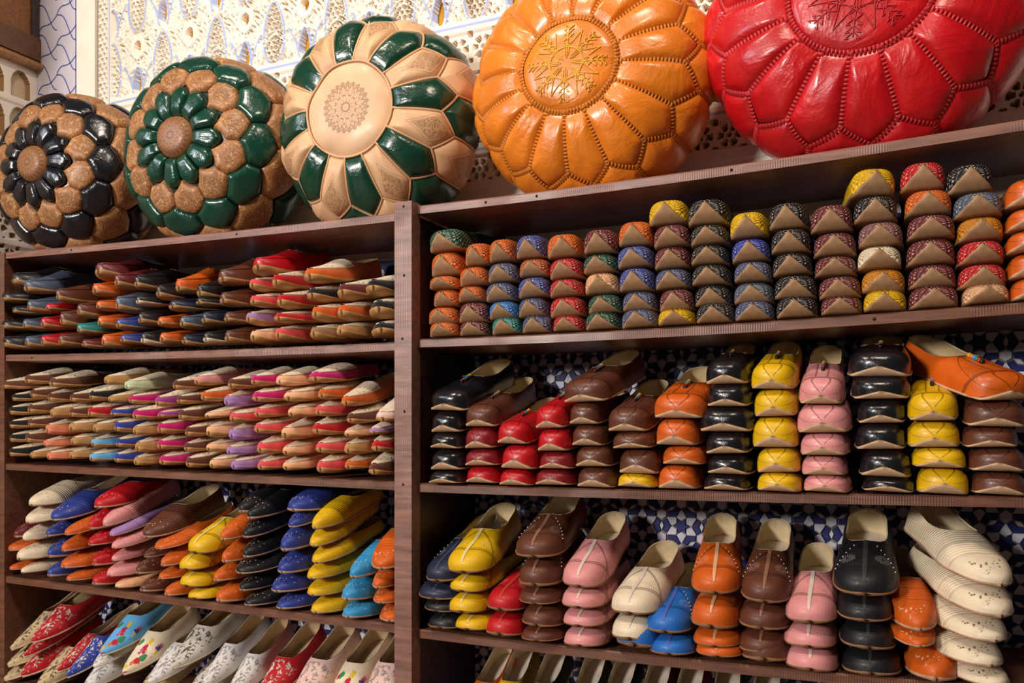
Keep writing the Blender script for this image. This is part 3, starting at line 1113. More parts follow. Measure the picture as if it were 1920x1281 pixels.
# tan and green pouf with pressed rosette
p = Pouf('round_pouf', 'tan and dark green striped leather pouf with a plain tan centre disc', 712, .11, .236, .27, .230, 'L0', .10, .05)
TANL, GRN = m_pouf('d8ab80', .42), m_pouf('0c3a28', .24)
TAND = m_diamond('d8ab80')
p.body(m_pouf('b08458', .5), -.008)
s0, sc_, sa = p.s_of(.44), p.s_of(.84), p.s_of(.94)
p.disc('centre_disc', s0, m_rosette('deb48c', '6e4628', .46), .006)
N, st = 16, 2 * PI / 16
paths = [[(k * 2 * PI / 48, s0) for k in range(49)]]
for k in range(N):
    b0, b1, bm = k * st, (k + 1) * st, (k + .5) * st
    g_ = k % 2
    ww = .13 * st * (1 if g_ else -1)
    p.patch('green_petal' if g_ else 'tan_petal', [(b0 - ww * .2, s0), (b1 + ww * .2, s0), (b1, sc_), (bm, sa), (b0, sc_)], GRN if g_ else TAND, .011)
    p.patch('tan_side_panel' if g_ else 'green_side_panel', [(bm - st, sa), (b0, sc_), (bm, sa), (bm, .62), (bm - st, .62)], TAND if g_ else GRN, .011)
    paths.append([(b0, s0), (b0, sc_), (bm, sa), (bm + st / 2, sc_)])
    paths.append([(bm, sa), (bm, .6)])
p.piping(paths, m_plain('tan_cord', 'cfa37a', .5), .0028)

def scale_pouf(name, label, u, Y, R, T, zr, dark, roll, yaw):
    p = Pouf(name, label, u, Y, R, T, zr, 'L0', roll, yaw)
    TAN = m_stamped('9c683e', 'e0b47c')
    DK = m_pouf(dark, .22)
    p.body(m_pouf('16120e', .5), -.007)
    N, st = 12, 2 * PI / 12
    f = [p.s_of(.215), p.s_of(.50), p.s_of(.62)]
    p.disc('centre_medallion', f[0], m_rosette('a06c42', '4a2a14', .92), .012, -.004)
    f0, f1 = f[0], f[1]
    rows = [(.118, .268, 1), (.215, .385, 0), (.335, .53, 1), (.48, .68, 0), (.63, .82, 1)]
    for k in range(N):
        b = k * st
        p.patch('petal', [(b - st * .49, f0 * 1.0), (b + st * .49, f0 * 1.0), (b + st * .49, f1 * .84), (b + st * .33, f1 * .98), (b, f1 * 1.09), (b - st * .33, f1 * .98), (b - st * .49, f1 * .84)], DK, .010, -.005, 1, 9, None, 6)
        for sa_, sb_, tan_ in rows:
            c = b + (st / 2 if tan_ else 0)
            d_ = sb_ - sa_
            e_ = .03 * d_
            q = [(c, sa_), (c + st * .25, sa_ + d_ * .13 + e_), (c + st * .502, sa_ + d_ * .31), (c + st * .502, sb_ - d_ * .33), (c + st * .30, sb_ - d_ * .18 + e_), (c + st * .12, sb_ - d_ * .07), (c, sb_ - .002),
                 (c - st * .12, sb_ - d_ * .07), (c - st * .30, sb_ - d_ * .18 + e_), (c - st * .502, sb_ - d_ * .33), (c - st * .502, sa_ + d_ * .31), (c - st * .25, sa_ + d_ * .13 + e_)]
            p.patch('stamped_leaf' if tan_ else 'dark_scale', q, TAN if tan_ else DK, .006 if tan_ else .009, -.005, 1, 8, None, 9)
    return p
scale_pouf('round_pouf', 'dark green and tan leather pouf with small tan medallion and green petals', 408, .105, .238, .30, .225, '0e4030', .13, .06)
scale_pouf('round_pouf', 'black and tan leather pouf with small tan medallion, at the left end', 150, .105, .228, .30, .215, '15161c', .02, .06)

# ------------------------------------------------------------------ slippers
TS = np.array([0, .004, .012, .025, .045, .07, .1, .14, .19, .25, .31, .37, .42, .46, .475, .50, .54, .60, .67, .74, .81, .86, .90, .935, .96, .98, .993, 1.0])
IM = 13
K = 9
def foot(t):
    f = np.interp(t, [0, .2, .32, .45, .6, .75, .86, 1], [.98, .99, 1, .96, .87, .84, .84, .84])
    return f * np.where(t > .86, np.sqrt(np.clip(1 - ((t - .86) / .14) ** 2, 0, 1)), 1)
# L length, W half width, H height of vamp, kl toe length, kp toe roundness, zc nose height, peak/yb sole curl, wrap sole wrap
STY = dict(
    A=dict(L=.235, W=.0375, H=.0425, kl=.14, kp=2.6, zc=.020, peak=.0345, yb=.030, wrap=0, y0=.003),
    B=dict(L=.245, W=.0450, H=.0405, kl=.17, kp=2.5, zc=.016, peak=.0165, yb=.018, wrap=0, y0=-.001),
    C=dict(L=.250, W=.0465, H=.0425, kl=.24, kp=2.5, zc=.009, peak=.004, yb=0, wrap=.001, y0=0),
    D=dict(L=.250, W=.0460, H=.0410, kl=.40, kp=2.0, zc=.008, peak=.004, yb=0, wrap=.001, y0=0),
    E=dict(L=.245, W=.0425, H=.0400, kl=.32, kp=2.0, zc=.012, peak=.009, yb=0, wrap=.0025, y0=0),
    F=dict(L=.245, W=.0430, H=.0320, kl=.36, kp=2.0, zc=.009, peak=.009, yb=0, wrap=.004, y0=0),
    G=dict(L=.255, W=.0450, H=.0420, kl=.55, kp=1.6, zc=.006, peak=.006, yb=0, wrap=.001, y0=0))

class Shape:
    def __init__(self, st, opened):
        self.__dict__.update(STY[st])
        self.st, self.op = st, opened
    def w(self, t):
        return self.W * foot(t) * self.kz(t)
    def kz(self, t):
        return (1 - (1 - np.clip(t / self.kl, 0, 1)) ** self.kp) ** (1 / self.kp)
    def h(self, t):
        if self.st in 'AB':
            a = 1.0
        else:
            a = np.interp(t, [0, .45], [.64, 1.06] if self.st in 'EF' else [.80, 1.0])
        r = np.interp(t, [0, .3, .46, .6, 1], [1, 1, 1.12, 1.22, 1.6] if self.op else [1, 1, .98, .9, .85])
        return self.H * a * r
    def zb(self, t):
        if self.st in 'AB':
            return np.zeros_like(t) + .002
        return self.peak * np.clip(1 - t / .3, 0, 1) ** 2 + self.wrap * np.interp(t, [0, .3, 1], [1, .8, .35]) + .003
    def phio(self, t):
        if self.op:
            v = np.interp(t, [.46, .47, .50, .56, .66, .85, 1], [90, 66, 58, 46, 40, 42, 46])
        else:
            v = np.interp(t, [.46, .47, .50, .56, .66, .85, 1], [90, 72, 64, 56, 50, 46, 44])
        return np.radians(np.where(t <= .4601, 90, v))
    def pts(self, t, phi, off=0.0, side=-1):
        t = np.asarray(t, float)
        k = self.kz(t)
        n = 3.2 if self.st in 'AB' else 2.4
        W = np.maximum(self.W * foot(t) * k + off, 0)
        zb = self.zb(t)
        top = self.h(t)
        zlo = zb + self.zc * (1 - k) * (1 if self.st in 'AB' else .35)
        zhi = zb + self.zc + (top - self.zc) * k + off
        cx = np.abs(np.cos(phi)) ** (2 / n)
        sz = np.abs(np.sin(phi)) ** (2 / n)
        if self.st == 'A':
            lift = 1 + .04 * np.sin(2 * phi)
        else:
            lift = 1.0
        return np.stack([side * W * cx * lift, self.y0 + t * self.L + 0 * phi, zlo + (zhi - zlo) * sz], -1)

def shell(sh, off=0.0, i0=0):
    """upper shell; returns verts, uvs, faces, and edge index lists (left, right) around the mouth"""
    V, UV, idx = [], [], {}
    n = len(TS)
    for i in range(i0, n):
        t = TS[i]
        po = float(sh.phio(np.array(t)))
        for side in (-1, 1):
            for j in range(K):
                ph = po * j / (K - 1)
                if side == 1 and j == K - 1 and i <= IM:
                    idx[i, 1, j] = idx[i, -1, j]
                    continue
                idx[i, side, j] = len(V)
                V.append(sh.pts(t, np.array(ph), off, side))
                a = ph / PI
                UV.append((a if side == -1 else 1 - a, t))
    Fc = []
    for i in range(i0, n - 1):
        for j in range(K - 1):
            Fc.append((idx[i, -1, j], idx[i, -1, j + 1], idx[i + 1, -1, j + 1], idx[i + 1, -1, j]))
            Fc.append((idx[i, 1, j + 1], idx[i, 1, j], idx[i + 1, 1, j], idx[i + 1, 1, j + 1]))
    return V, UV, Fc, idx

def clean(Fc):
    out = []
    for f in Fc:
        g = []
        for x in f:
            if x not in g:
                g.append(x)
        if len(g) > 2:
            out.append(tuple(g))
    return out

SM = {}
def slipper_meshes(st, op):
    if (st, op) in SM:
        return SM[st, op]
    sh = Shape(st, op)
    R = {}
    V, UV, Fc, idx = shell(sh)
    mb = MB().add(V, clean(Fc), UV)
    R['upper'] = mb.mesh(st + '_upper')
    # lining with the turned rim
    V2, UV2, F2, id2 = shell(sh, -.0026, 8)
    mb = MB().add(V2, [tuple(reversed(f)) for f in clean(F2)], UV2)
    rim = []
    for side in (-1, 1):
        for i in range(IM, len(TS)):
            rim.append((side, i))
    for side in (-1, 1):
        for i in range(IM, len(TS) - 1):
            a, b = V[idx[i, side, K - 1]], V[idx[i + 1, side, K - 1]]
            c, d = V2[id2[i + 1, side, K - 1]], V2[id2[i, side, K - 1]]
            up = np.array([0, 0, .0006])
            mb.add([a + up, b + up, c + up, d + up], [(0, 1, 2, 3)])
    R['lining'] = mb.mesh(st + '_lining')
    # insole
    ti = TS[6:]
    us = np.linspace(-1, 1, 7)
    P = np.array([[(u * max(float(sh.w(np.array(t))) - .003, 0), sh.y0 + t * sh.L - (.002 if t > .95 else 0), float(sh.zb(np.array(t))) + .004) for u in us] for t in ti])
    R['insole'] = MB().grid(P).mesh(st + '_insole')
    # sole
    th = .0045 if st in 'AB' else .004
    us = np.linspace(-1, 1, 9)
    if st in 'AB':
        a = np.linspace(0.02, PI / 2, 10)
        cz, cy = sh.peak * (1 - np.sin(a)), sh.yb * (1 - np.cos(a)) - .0025
        wb = sh.W * (.95 if st == 'A' else .88)
        cw = wb * np.sin(a) ** (1.15 if st == 'A' else .8)
        tt = np.linspace(.16, 1, 16)
        cy = np.concatenate([cy, sh.y0 + tt * sh.L])
        cz = np.concatenate([cz, np.zeros(16)])
        cw = np.concatenate([cw, np.maximum(sh.W * foot(tt) + .001, .001)])
        # plate normal for thickness
        T = np.gradient(np.stack([cy, cz], 1), axis=0)
        T /= np.linalg.norm(T, axis=1)[:, None]
        nb = np.stack([T[:, 1], -T[:, 0]], 1)
        top = np.array([[(u * w_, y - n_[0] * th * .5, z - n_[1] * th * .5 + .001) for u in us] for y, z, w_, n_ in zip(cy, cz, cw, nb)])
        bot = np.array([[(u * w_ * .985, y + n_[0] * th * .5 - .002 * (1 - u * u) * (k < 10), z + n_[1] * th * .5 + .002) for u in us] for k, (y, z, w_, n_) in enumerate(zip(cy, cz, cw, nb))])
    else:
        tt = TS
        wv = np.maximum(sh.W * foot(tt) * sh.kz(tt) + .0018 * np.clip(tt / .03, 0, 1), .0003)
        ze = sh.zb(tt)
        z0 = np.maximum(ze - sh.wrap * np.interp(tt, [0, .3, 1], [1, .8, .35]) - .003, 0)
        yy = tt * sh.L
        top = np.array([[(u * a_, y, e + .0005) for u in us] for a_, y, e in zip(wv, yy, ze + .35 * sh.zc * (1 - sh.kz(tt)))])
        bot = np.array([[(u * a_ * (.97 if sh.wrap < .005 else 1), y, z + (e - z - (.0035 if sh.wrap < .005 else .0005)) * abs(u) ** 3) for u in us] for a_, y, e, z in zip(wv, yy, ze + .35 * sh.zc * (1 - sh.kz(tt)), z0)])
    ringP = np.concatenate([top, bot[:, ::-1]], 1)
    mb = MB().grid(ringP, close=True)
    m_ = ringP.shape[1]
    mb.f += [tuple(range(m_)), tuple(range(len(mb.v) - 1, len(mb.v) - 1 - m_, -1))]
    mb.mi += [0, 0]
    R['sole'] = mb.mesh(st + '_sole')
    if st == 'C':
        t = np.linspace(.012, .455, 26)
        L_ = sh.pts(t, np.full(26, PI / 2 - .045), .0009, -1)
        M_ = sh.pts(t, np.full(26, PI / 2), .0014, -1)
        R_ = sh.pts(t, np.full(26, PI / 2 - .045), .0009, 1)
        R['centre_seam'] = MB().grid(np.stack([L_, M_, R_], 1)).mesh('C_centre_seam')
        mb = MB()
        for s in (-1, 1):
            for k in range(7):
                tq = .40 - k * .032
                ph = PI / 2 - .30 - k * .13
                c = sh.pts(np.array(tq), np.array(ph), .001, s)
                mb.box(c - .0008, c + .0008)
        R['stud_row'] = mb.mesh('C_stud_row')
    if st in 'EF':
        n = 61
        t = np.linspace(.03, .46, n)
        zig = np.where(np.arange(n) % 2 == 0, .05, -.05) if st == 'F' else 0
        pa = np.interp(t, [.03, .08, .2, .46], [1.2, .95, .78, .62]) + zig
        rows = []
        for side in (-1, 1):
            for f in (np.linspace(0, 1, 6) if side == -1 else np.linspace(1, 0, 6)[1:]):
                rows.append((side, f))
        off = .0016
        P = np.stack([sh.pts(t, pa + (PI / 2 - pa) * f, off, s) for s, f in rows], 1)
        UVp = np.stack([np.stack([np.full(n, (.5 - .28 * (1 - f)) if s == -1 else (.5 + .28 * (1 - f))), t], 1) for s, f in rows], 1)
        E0 = sh.pts(t, pa - .02, -.0006, -1)
        E1 = sh.pts(t, pa - .02, -.0006, 1)
        P = np.concatenate([E0[:, None], P, E1[:, None]], 1)
        UVp = np.concatenate([UVp[:, :1], UVp, UVp[:, -1:]], 1)
        if st == 'F':
            R['vamp_panel'] = MB().grid(P, UVp).mesh('F_vamp_panel')
        else:
            mb = MB()
            mb.tube(np.concatenate([sh.pts(t[::3], pa[::3], .0008, -1)[::-1], sh.pts(t[::3], pa[::3], .0008, 1)]), .0014, 5)
            R['apron_seam'] = mb.mesh('E_apron_seam')
    for k_, me in R.items():
        me.materials.append(None)
    SM[st, op] = R
    return R

bead_mb = MB()
a_, c_ = np.linspace(0, PI, 6), np.arange(8) * 2 * PI / 8
bead_mb.grid(np.stack([np.sin(a_)[:, None] * np.cos(c_), np.sin(a_)[:, None] * np.sin(c_), np.cos(a_)[:, None] * np.ones(8)], -1) * .0042, close=True)
BEAD = bead_mb.mesh('bead')
BEADC = ['e0b020', 'd87818', '3f86d0', '1f7a50', 'b01018', '111114']

SOLE = dict(A='a8835f', B='c2a07e', C='8a6242', D='b08c74', E='a47a4c', F='b0824e', G='cbb89c')
NAMES = dict(A=('woven_slipper', 'woven-toed slipper'), B=('beaded_slipper', 'leather slipper'), C=('tooled_slipper', 'tooled leather slipper'),
             D=('punched_slipper', 'punched leather slipper'), E=('moccasin_slipper', 'leather moccasin slipper'), F=('suede_slipper', 'suede slipper with cream vamp'),
             G=('embroidered_slipper', 'embroidered pointed slipper'))
ORD = 'zeroth first second third fourth fifth sixth seventh eighth ninth tenth eleventh twelfth thirteenth fourteenth fifteenth sixteenth seventeenth eighteenth nineteenth twentieth'.split()
ORD += ['twenty-' + q for q in ORD[1:10]]

def upper_mat(st, c, fl):
    if st == 'A':
        dash = {'yellow': '8a5a10', 'amber': '7a4010', 'peach': '8a5030', 'cream': '8a6a4c', 'orange': 'e0b070'}.get(c, 'd8c8b0')
        return m_woven(c, dash)
    if st == 'B':
        return m_leather(c, .22, .5) if c == 'black' else m_arabesque(c)
    if st == 'C':
        return m_tooled(c)
    if st == 'D':
        return m_punched(c, {'cream': '4a4038', 'pink': '6a4038', 'yellow': '9a7820', 'palepink': '6a4038'}.get(c, 'e8c8a8'))
    if st == 'E':
        return m_leather(c, .42, .12)
    if st == 'F':
        return m_suede(c)
    if 'f' in fl:
        return m_floral(c)
    return m_satin(c, {'red': 'e4cfc0', 'royal': 'dfd6cc', 'white': 'b0a8a4', 'silver': '6a5c52', 'champagne': '6a5640', 'palepink': 'b8a09a'}.get(c, 'e0d0c0'))

ALL = []   # (root, style, X, Z, board above)
LIN = {'G': 'b8a084'}
def add_slipper(bay, st, u, v, c, fl, tilt, yaw, label, group, Yt, above, sx, szc, X):
    op = 'o' in fl
    Z = px(u, v, Yt)[1]
    if above:
        Z = max(Z, top_z(above[0] + str(int(above[1]) + 1), X) + .004)
    ms = slipper_meshes(st, op)
    name = NAMES[st][0]
    root = tag(link(name, None, loc=(X, Yt, Z)), label, 'slipper', group)
    sh = STY[st]
    # keep the heel under the board above
    if above:
        room = top_z(above, X) - TB - .004 - Z - sh['H'] * (1.25 if op else .8) * szc
        tilt = min(tilt, math.degrees(math.asin(max(-.05, min(.9, room / sh['L'])))))
    root.rotation_euler = (math.radians(tilt), math.radians(random.uniform(-2.0, 2.0)), math.radians(yaw))
    root.scale = (sx, 1.0, szc)
    sole_c = SOLE[st]
    if 'w' in fl:
        sole_c = 'cdb294'
    if 'n' in fl:
        sole_c = HEX[c]
    link('sole', ms['sole'], root, m_sole(sole_c))
    up = link('upper', ms['upper'], root, upper_mat(st, c, fl))
    lin_c = {'A': '8a7048', 'B': 'd0b88c', 'C': 'd8c49c', 'D': 'd6c4a2', 'E': 'b08a58', 'F': 'a88a62', 'G': 'c8b090'}[st]
    link('lining', ms['lining'], root, m_leather(lin_c, .6, 0))
    if op:
        link('insole', ms['insole'], root, m_leather('d8cabc' if st != 'G' else 'cdb89a', .55, 0))
    if st == 'C':
        sc2 = {'black': '30302e', 'navy': '333a55', 'yellow': 'e6cf86', 'azure': '4a5cb0', 'orange': 'd8a880', 'brown': '8a6048', 'darkbrown': '7a5440', 'red': 'b83a30'}.get(c, 'dcc8b8')
        link('centre_seam', ms['centre_seam'], up, m_plain('seam_braid_' + sc2, sc2, .6))
        if 's' in fl:
            link('stud_row', ms['stud_row'], up, m_plain('pale_studs', 'e8e0d0', .3), 'stuff')
    if st == 'E':
        link('apron_seam', ms['apron_seam'], up, up.material_slots[0].material)
    if st == 'F':
        link('vamp_panel', ms['vamp_panel'], root, m_emb_vamp(c))
    if 'b' in fl:
        S = Shape(st, op)
        for k in range(6):
            q = S.pts(np.array(.43 - k * .026), np.array(PI / 2), .003, -1)
            link('bead', BEAD, up, m_plain('glass_bead_' + BEADC[k], BEADC[k], .2), loc=tuple(q))
    return root

def parse(s):
    """'u,v,colour[,flags]' items separated by ';'"""
    out = []
    for it in s.split(';'):
        p_ = [q.strip() for q in it.split(',')]
        fl = p_[3] if len(p_) > 3 else ''
        yw = float(p_[4]) if len(p_) > 4 else None
        out.append((float(p_[0]), float(p_[1]), p_[2], fl, yw))
    return out

def bay(code, shelf_words, group, style, data, above, mode, Yt, tilt0, dtilt, du=0, dv=0, Htop=None):
    """data: list of stacks (bottom to top) or layers (left to right)"""
    items = []
    for gi, s in enumerate(data):
        L_ = parse(s)
        if mode != 'stack':
            L_.sort(key=lambda q: q[0])
        for k, (u, v, c, fl, yw) in enumerate(L_):
            st = style
            for q in 'ABCDEFG':
                if q in fl:
                    st = q
            items.append([gi, k, len(L_), u + du, v + dv, c, fl, yw, st])
    XZ = [px(i[3], i[4], Yt) for i in items]
    if mode == 'layer':
        # neighbours in a layer lie side by side: ease apart those that would interpenetrate
        for gi in range(len(data)):
            ids = [n_ for n_, it in enumerate(items) if it[0] == gi]
            for _ in range(40):
                for a, b in zip(ids, ids[1:]):
                    need = .068 - (XZ[b][0] - XZ[a][0])
                    if need > 0:
                        XZ[a] = (max(XZ[a][0] - need / 2, XL + .04), XZ[a][1])
                        XZ[b] = (min(XZ[b][0] + need / 2, XP0 - .045), XZ[b][1])
    for n_, it in enumerate(items):
        gi, k, tot, u, v, c, fl, yw, st = it
        X, Z = XZ[n_]
        H, W = STY[st]['H'] + (.0045 if st in 'EF' else .003 if st in 'AB' else .0055), STY[st]['W']
        ups = [z - Z for x, z in XZ if abs(x - X) < W * (1.4 if code == 'L1' else 1.0) and z - Z > .014]
        szc = (1.2 if code == 'L0' else 1.0) if (not ups) else max(.66 if st == 'E' else .58, min(1.38 if code == 'L0' else 1.18, (min(ups) - .0005) / H))
        side = [abs(x - X) for x, z in XZ if abs(z - Z) < .020 and abs(x - X) > .016]
        sx = 1.0 if not side else max(.93 if st == 'C' else .74, min(1.08, (min(side) - .001) / (2 * W)))
        if mode == 'stack':
            pos = '%s from bottom in %s stack from left' % (ORD[k + 1], ORD[gi + 1])
            lay = k
            if k == tot - 1 and k > 0:
                pos = 'topmost of %s stack from left' % ORD[gi + 1]
        elif mode == 'layer':
            pos = '%s from left in %s layer up' % (ORD[k + 1], ORD[gi + 1])
            lay = gi
        else:
            pos = '%s from left' % ORD[k + 1]
            lay = 0
        nm = NAMES[st][1]
        if st == 'G':
            nm = 'flower-embroidered slipper' if 'f' in fl else 'embroidered pointed slipper'
        if st == 'B' and 'b' in fl:
            nm = 'beaded leather slipper'
        if st == 'F':
            nm = 'suede slipper'
        label = '%s %s, %s, %s' % (word(c), nm, pos, shelf_words)
        yaw = yw if yw is not None else random.uniform(-1.8, 1.8)
        if X < -1.24:
            yaw = -11
        elif -.125 < X < -.06:
            yaw = 7
        tl = tilt0 + dtilt * lay + random.uniform(-.6, .6)
        if 'o' in fl:
            tl += 3
        add_slipper(code, st, u, v, c, fl, tl, yaw, label, group, Yt + random.uniform(-.004, .004), above, sx, szc, X)

# upper right shelf: woven-toed slippers, stacks listed bottom to top
bay('R0', 'upper right shelf', 'woven-toed slippers on the upper right shelf', 'A', [
    '824,635,orange;822,605,orange;826,572,orange;822,539,orange;826,513,orange;824,468,green,o,-6',
    '879,633,burgundy;879,602,burgundy;875,563,orange;879,532,orange;885,495,orange,o',
    '940,630,teal;936,595,brightblue;931,561,greyblue;934,525,greyblue;932,488,orange,o',
    '997,627,greyblue;991,591,greyblue;993,554,blue;993,515,rust;986,481,blue,o',
    '1056,624,red;1056,591,red;1054,552,red;1053,518,red;1054,479,orange,o,8',
    '1121,620,green;1126,584,green;1121,548,peach;1117,507,green;1119,471,burgundy,o',
    '1192,617,greyblue;1191,580,greyblue;1186,542,blue;1184,497,blue;1184,456,orange',
    '1263,612,yellow;1263,579,burgundy;1254,538,greyblue;1254,499,burgundy;1253,457,burgundy;1246,416,yellow',
    '1336,608,black;1331,570,black;1326,530,black;1325,491,black;1325,453,black;1323,415,black',
    '1411,603,greyblue;1407,565,slate;1407,524,greyblue;1404,485,royal;1399,442,yellow,o',
    '1490,598,black;1488,556,black;1482,511,black;1479,468,black;1473,423,black',
    '1575,593,burgundy;1572,555,burgundy;1565,513,burgundy;1564,474,burgundy;1557,430,burgundy,o',
    '1658,587,yellow;1656,544,amber;1649,499,cream;1649,455,mauve;1641,410,black;1641,360,yellow,,10',
    '1753,580,burgundy;1749,535,burgundy;1746,490,burgundy;1746,441,burgundy;1741,396,orange;1731,349,red',
    '1853,573,peach;1845,534,red;1843,489,red;1842,445,amber;1835,400,slate;1822,354,black',
    '1946,560,orange,B;1940,516,orange,B;1936,467,orange,B;1936,424,orange,B;1938,381,orange,Bo'],
    'R0', 'stack', -.012, 0, 0)

# middle right shelf: leather slippers with bead strings
bay('R1', 'middle right shelf', 'leather slippers on the middle right shelf', 'B', [
    '828,907,black;830,882,black;830,842,black;830,812,black;834,772,black,bo,-6',
    '895,906,red;897,874,darkred;894,842,darkred;895,802,brown,bo',
    '960,911,red;965,880,red;957,834,red,bo',
    '1032,910,darkred;1037,880,darkred;1032,847,red;1027,805,red,bo',
    '1110,915,brown;1107,876,brown;1097,837,brown;1090,797,brown;1090,756,brown,bo,-8',
    '1187,914,yellow;1192,889,brown;1182,842,brown;1172,811,brown,bo',
    '1266,917,orange;1275,872,orange;1265,836,orange;1269,786,orange,bo',
    '1355,922,black;1362,890,black;1360,852,black;1357,811,black;1361,764,black;1359,721,black,bo',
    '1457,923,yellow;1455,887,yellow;1449,840,yellow,b;1450,782,yellow,b;1446,731,yellow,bo',
    '1546,925,pink;1543,892,pink;1542,855,pink;1542,813,pink;1538,760,pink,bo',
    '1664,923,black;1658,895,black;1650,844,black;1651,795,black;1652,750,black;1647,707,black,bo',
    '1770,929,yellow;1762,878,yellow;1752,840,yellow;1749,791,yellow,bo',
    '1877,929,brown;1872,885,brown;1860,840,brown;1869,802,brown;1892,753,orange,bo,32'],
    'R1', 'stack', -.03, 1, 3.0)

# lower right shelf: tooled slippers with a centre seam
bay('R2', 'lower right shelf', 'slippers on the lower right shelf', 'C', [
    '824,1182,black;816,1150,black;812,1128,navy,s;820,1096,navy,os,-4',
    '876,1185,yellow;865,1154,yellow;865,1114,yellow;870,1080,yellow,o',
    '935,1197,red;935,1150,red,o',
    '1005,1206,brown;1003,1179,brown;1000,1137,brown;1000,1105,brown,s;1000,1051,brown,os',
    '1084,1217,pink;1083,1179,pink;1084,1145,pink;1084,1107,pink,o',
    '1188,1219,azure;1180,1206,cream;1180,1158,cream,o,-4',
    '1253,1233,azure;1245,1193,azure,os',
    '1343,1236,orange;1338,1217,orange;1332,1185,orange;1340,1120,orange,os,6',
    '1431,1246,brown;1425,1230,brown;1425,1186,brown;1431,1136,brown,os,2',
    '1518,1268,pink;1515,1220,pink;1518,1175,pink,o',
    '1632,1275,black;1627,1223,black;1621,1171,black;1621,1123,black,os',
    '1754,1285,orange,D;1725,1218,orange,D,8;1725,1190,orange,Do,8',
    '1875,1296,cream,D,24;1858,1257,cream,D,24;1866,1210,cream,D,24;1875,1165,cream,D,24;1875,1107,cream,Do,26'],
    'R2', 'stack', -.028, 3, 3.4)

# bottom right shelf: heels and open mouths just under the lower shelf
bay('R3', 'bottom right shelf', 'slippers on the bottom right shelf', 'D', [
    '868,1390,orange,o;925,1392,yellow,o;985,1398,black,o;1066,1412,olive,o;1124,1418,navy,o;1196,1424,black,o;1262,1432,red,o;1345,1440,navy,o;1412,1446,slate,o'],
    'R3', 'row', .0, 25, 0)

# top left shelf: moccasins and suede slippers in layers, bottom layer first
bay('L0', 'top left shelf', 'slippers on the top left shelf', 'E', [
    '0,642,black;42,640,slate;73,638,red;103,637,brown;146,640,burgundy;190,640,orange;227,632,blue;250,636,black,w;296,632,orange;340,636,navy;375,633,black,w;411,632,brown;467,632,peach,F;512,628,coral,F;580,626,taupe,F;630,620,tan,Fn;707,618,black,F',
    '0,606,black;42,606,slate;75,604,red;98,603,brown;144,614,teal;174,602,orange;230,604,blue;244,598,black;290,600,orange;332,604,slate;367,598,navy;416,594,brown;456,598,lilac,F;515,592,red,F;581,590,orange,F;632,587,orange,F;702,582,black,F',
    '17,576,black;48,574,slate;80,570,red;143,583,brown;174,569,orange;208,574,slate;252,560,black,w;315,569,navy;366,560,black;412,561,brown;468,563,coral,F;517,566,red,F;574,552,black,F;632,548,burgundy,F;692,540,black,F',
    '0,554,black;44,538,slate,o;102,555,brown;168,542,orange;212,528,burgundy;262,530,black;296,549,black;314,540,orange,o,4;373,548,black;387,524,brown,o;474,532,coral,F;498,530,red,F,6;574,518,orange,Fo',
    '14,524,black,o;178,506,burgundy,o;476,500,red,o'],
    'L0', 'layer', -.018, 5, .8, 9, 15)

# second left shelf: suede slippers with embroidered cream vamps
bay('L1', 'second left shelf', 'suede slippers on the second left shelf', 'F', [
    '13,845,black;50,848,tan;80,851,salmon,n;127,850,tan;164,855,lightblue;215,858,royal;240,866,tan,n;295,862,magenta;347,868,brown;396,872,peach;423,872,lilac,n;480,872,coral;528,872,peach;595,880,coral;650,870,orange;685,884,brown',
    '13,818,black;45,820,brown;75,826,salmon,n;129,824,tan;164,828,lightblue;213,828,royal;245,838,tan,n;293,832,magenta;341,836,brown;382,836,peach;420,842,lilac,n;479,842,coral;526,844,peach;590,840,coral;648,842,tan;694,838,red',
    '13,792,black;56,790,brown;75,804,salmon,n;126,798,tan;170,800,tan;212,800,royal;243,805,tan;294,803,magenta;344,808,brown;386,810,peach;418,815,lilac,n;476,802,coral;526,814,peach;585,806,red;644,808,peach;694,802,lilac',
    '12,767,black;48,764,brown;93,772,tan;119,771,brown;161,772,red;203,768,royal;246,776,magenta;294,770,purple;332,778,brown;380,772,peach;428,780,coral;475,772,coral;539,772,peach;587,770,coral;649,784,brown;708,782,palepink,o',
    '15,740,black;50,736,brown;84,743,brown;126,743,brown;162,740,black;198,742,tan;235,746,magenta;288,752,purple;328,746,brown;374,742,orange;416,752,lilac,n;473,743,magenta;532,742,peach;593,738,orange;641,752,orange,o,6',
    '0,718,brown;44,708,brown;91,714,brown;194,710,tan;228,720,mint,n;329,720,brown;353,712,pink;423,718,brown;469,712,magenta;518,712,peach,n;584,706,magenta,,4'],
    'L1', 'layer', -.018, 8, .2, 9, 17)

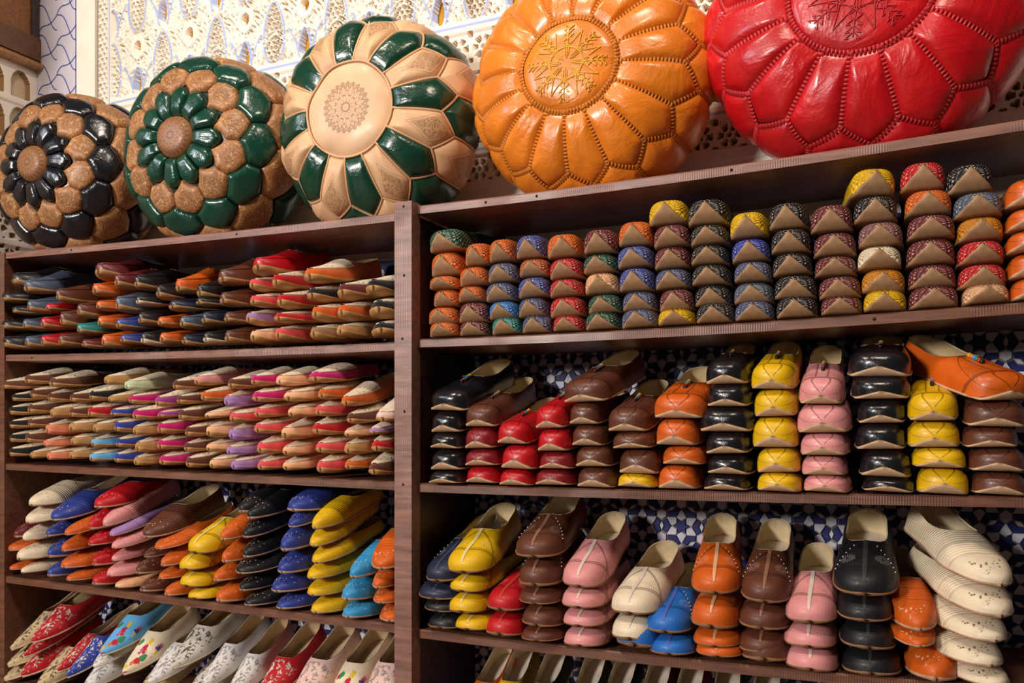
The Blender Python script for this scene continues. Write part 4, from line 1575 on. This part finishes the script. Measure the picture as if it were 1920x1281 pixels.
# third left shelf: punched leather slippers
bay('L2', 'third left shelf', 'punched leather slippers on the third left shelf', 'D', [
    '2,1071,orange;0,1036,orange;12,1012,burgundy',
    '28,1078,cream;22,1055,cream;28,1019,cream;36,986,cream;42,953,cream,o',
    '74,1085,cobalt;75,1050,cobalt;75,1010,cobalt;88,981,cobalt,o',
    '111,1092,orange;102,1069,orange;101,1038,orange;111,1007,orange',
    '160,1101,red;158,1065,red;156,1027,red;153,998,red;166,957,red',
    '203,1105,peach;190,1085,pink;194,1055,pink;199,1032,pink;192,1008,lilac;182,992,pink,o',
    '252,1113,brown;241,1080,brown;257,1048,brown;261,1013,brown,o',
    '299,1123,orange;283,1089,orange;288,1066,orange;282,1033,orange,o',
    '346,1129,yellow,C;335,1104,yellow,C;333,1073,yellow,C;348,1042,yellow,Co',
    '397,1137,orange;391,1095,orange;403,1060,orange;405,1018,orange',
    '450,1143,black;436,1112,black;434,1080,black;443,1050,black;444,1013,black;452,978,black;439,966,black',
    '510,1146,cobalt;502,1115,cobalt;511,1080,cobalt;519,1039,cobalt;530,993,cobalt;532,963,cobalt',
    '574,1156,yellow;568,1121,yellow;569,1090,yellow;576,1060,yellow;571,1029,yellow;574,997,yellow',
    '638,1166,sky;633,1131,sky;646,1089,sky,o',
    '712,1170,orange;696,1135,orange;690,1108,orange;699,1073,orange,o'],
    'L2', 'stack', -.02, 3, 3.3, 16, 0)

# bottom left shelf: embroidered pointed slippers in a sloping pile
bay('L3', 'bottom left shelf', 'embroidered slippers on the bottom left shelf', 'G', [
    '0,1284,champagne,;8,1256,champagne;15,1225,champagne,o;36,1276,red;41,1238,red;53,1211,red,o;100,1266,red;121,1277,royal,o;170,1256,white;180,1235,lightblue,of;222,1271,cream,of;275,1290,white;314,1260,silver,o;372,1300,white,o;417,1322,white,o;474,1330,red,o;540,1336,palepink,o;606,1344,cream,of;676,1348,palepink,o;340,1330,silver;450,1360,white;250,1320,champagne;150,1300,white;65,1300,champagne'],
    'L3', 'row', -.02, 22, 0, 10, 0)
